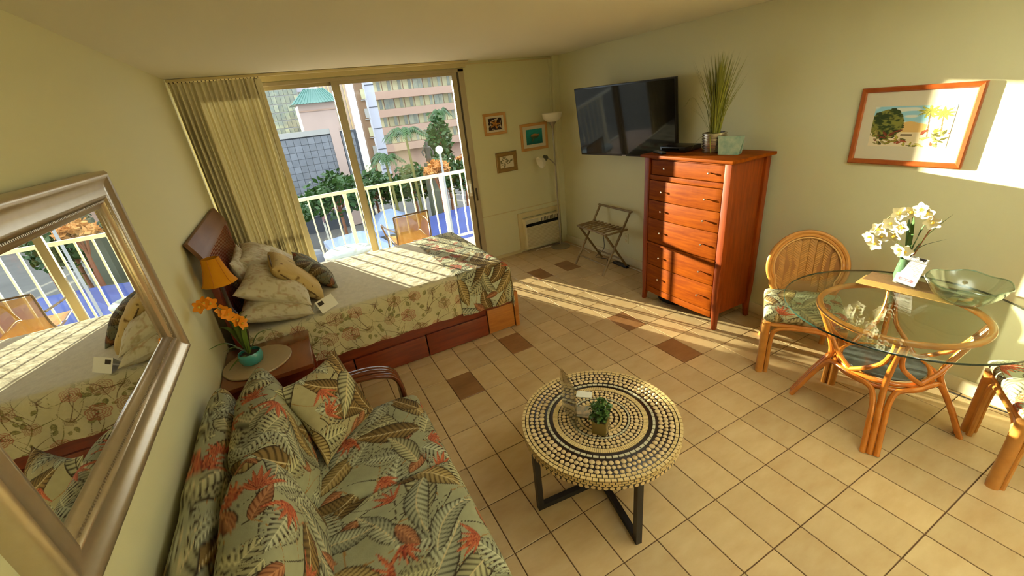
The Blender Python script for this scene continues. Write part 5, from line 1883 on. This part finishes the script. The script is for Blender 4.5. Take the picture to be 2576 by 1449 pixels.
def sgn(mb, name, material, parent=None, **k):
    mb.v = [tuple(Rs @ Vector(p)) for p in mb.v]
    return mb.build(name, material, parent or sc, **k)


cardb = sgn(MB().box((0, 0, .088), (.118, .004, .172)), 'card', mat('sign_paper', S(196, 192, 182), rough=.7))
M_DKGREY = mat('header_grey', S(60, 54, 50), rough=.6)
M_RED = mat('print_red', S(176, 30, 44), rough=.6)
M_INK = mat('print_grey', S(70, 64, 60), rough=.6)
sgn(MB().box((0, -.0024, .157), (.116, .0006, .030)), 'header', M_DKGREY, cardb)
bt_ = MB()
bt_.box((0, -.0024, .032), (.066, .0006, .016))
for s_ in (-1, 1):
    bt_.lathe([(0, 0), (.008, 0), (.008, .0006), (0, .0006)], 14, M=Matrix.Translation((s_ * .033, -.0021, .032)) @ Matrix.Rotation(PI / 2, 4, 'X'))
sgn(bt_, 'red_button', M_RED, cardb)
for (z, x0, x1) in ((.134, -.044, .040), (.127, -.05, .048), (.117, -.048, .05), (.110, -.05, .046), (.100, .0, .05), (.093, .012, .05), (.080, .024, .046), (.072, .02, .044), (.064, .022, .046)):
    sgn(MB().box(((x0 + x1) / 2, -.0024, z), (x1 - x0, .0005, .0036)), 'text_line', M_INK, cardb)
sgn(MB().box((0, .0, .002), (.118, .05, .003)), 'foot', M_ACRYL)


def text_on(parent, txt, size, material, x, z, name='lettering'):
    cu = bpy.data.curves.new(name, 'FONT')
    cu.body = txt
    cu.size = size
    cu.align_x = 'CENTER'
    cu.align_y = 'CENTER'
    cu.extrude = .0002
    o = bpy.data.objects.new(name, cu)
    COL.objects.link(o)
    dg = bpy.context.evaluated_depsgraph_get()
    me = bpy.data.meshes.new_from_object(o.evaluated_get(dg))
    bpy.data.objects.remove(o)
    me.materials.clear()
    me.materials.append(material)
    ob = link_mesh(name, me, parent)
    ob.matrix_local = Rs.to_4x4() @ Matrix.Translation((x, -.0031, z)) @ Matrix.Rotation(PI / 2, 4, 'X')
    return ob


text_on(cardb, 'WE RENT CARS', .0155, M_PAPER, 0, .156)
text_on(cardb, 'BOOK NOW', .0105, M_PAPER, 0, .032)

vs_ = thing('orchid_vase', (1.44, -.235, ZG + .008), 'white orchids with long leaves in a small glass vase behind the sign card', 'flowers')
MB().lathe([(0, 0), (.035, 0), (.042, .03), (.036, .09), (.030, .13), (.034, .14), (.030, .14), (.026, .13), (.03, .06), (0, .012)], 20).build('vase', mat('green_vase', S(84, 112, 84), rough=.1, spec=.6), vs_, smooth=True)
for (p1, p2, w) in (((.02, -.05, .28), (.03, -.13, .43), .017), ((.0, -.045, .22), (-.02, -.15, .30), .012), ((-.02, .01, .28), (-.03, .015, .40), .016), ((.02, .03, .26), (.05, .06, .36), .014), ((-.03, .02, .2), (-.06, .06, .26), .010), ((.0, -.02, .27), (.01, -.035, .38), .013)):
    strap_leaf('leaf', (0, 0, .10), p1, p2, w, M_LEAF_D, vs_)
MB().tube(spline([(0, 0, .1), (-.01, .01, .30), (-.02, .03, .40), (-.03, .10, .40), (-.05, .15, .33), (-.06, .175, .27)], 8), .0035, 6).build('stem', M_STEM, vs_, smooth=True)
MB().tube(spline([(0, -.01, .1), (0, -.05, .28), (.0, -.065, .36), (-.01, -.05, .43), (-.02, .0, .44)], 8), .0035, 6).build('stem', M_STEM_R, vs_, smooth=True)
fl_pos = [(-.05, .155, .30), (-.06, .185, .25), (-.05, .13, .26), (-.045, .105, .345), (-.04, .075, .275), (-.04, .05, .33), (-.035, .08, .41), (-.03, .03, .425), (-.03, -.01, .445), (-.03, -.04, .43), (-.02, -.07, .38), (-.045, .0, .19), (-.05, .03, .205), (-.055, .15, .21)]
for i, p in enumerate(fl_pos):
    flower(vs_, p, (-.9, .25 * math.sin(i * 1.7), -.1 + .3 * math.cos(i * 2.3)), .042, M_PETAL, M_YELLOW, 5, 30 + i, cup=.25)

gbw = thing('glass_bowl', (1.36, -.535, ZG), 'wide clear glass bowl with wavy rim on the glass table', 'bowl')
n_, k_ = 60, 14
Tt, Rr = np.meshgrid(np.linspace(0, 2 * PI, n_, endpoint=False), np.linspace(0, 1, k_))
rad = .055 + .115 * Rr ** .75
zz_ = .004 + .115 * Rr ** 1.7 + .006 * np.sin(Tt * 6) * Rr ** 3
grid_mesh('wall', rad * np.cos(Tt), rad * np.sin(Tt), zz_, M_BOWL, gbw, close_u=True)
grid_mesh('inner_wall', (rad - .005) * np.cos(Tt), (rad - .005) * np.sin(Tt), zz_ + .004, M_BOWL, gbw, close_u=True)
MB().lathe([(0, .001), (.055, .001), (.057, .004), (.05, .009), (0, .009)], 30).build('foot', M_BOWL, gbw, smooth=True)
rim = [Vector(((.1675) * math.cos(a), (.1675) * math.sin(a), .1205 + .006 * math.sin(a * 6))) for a in np.linspace(0, 2 * PI, 60, endpoint=False)]
MB().tube(rim, .0035, 6, closed=True).build('rim', mat_glass('rim_glass', (.72, .84, .80, 1), ior=1.6, strength=2.0), gbw, smooth=True)
tag(MB().tube(spline([(1.675, -.30, .10), (1.655, -.35, .006), (1.64, -.62, .006), (1.66, -.9, .006), (1.65, -1.3, .006)], 10), .004, 6).build('power_cable', M_CORD_B, smooth=True), 'thin black cord along the skirting under the dining table', 'cord')
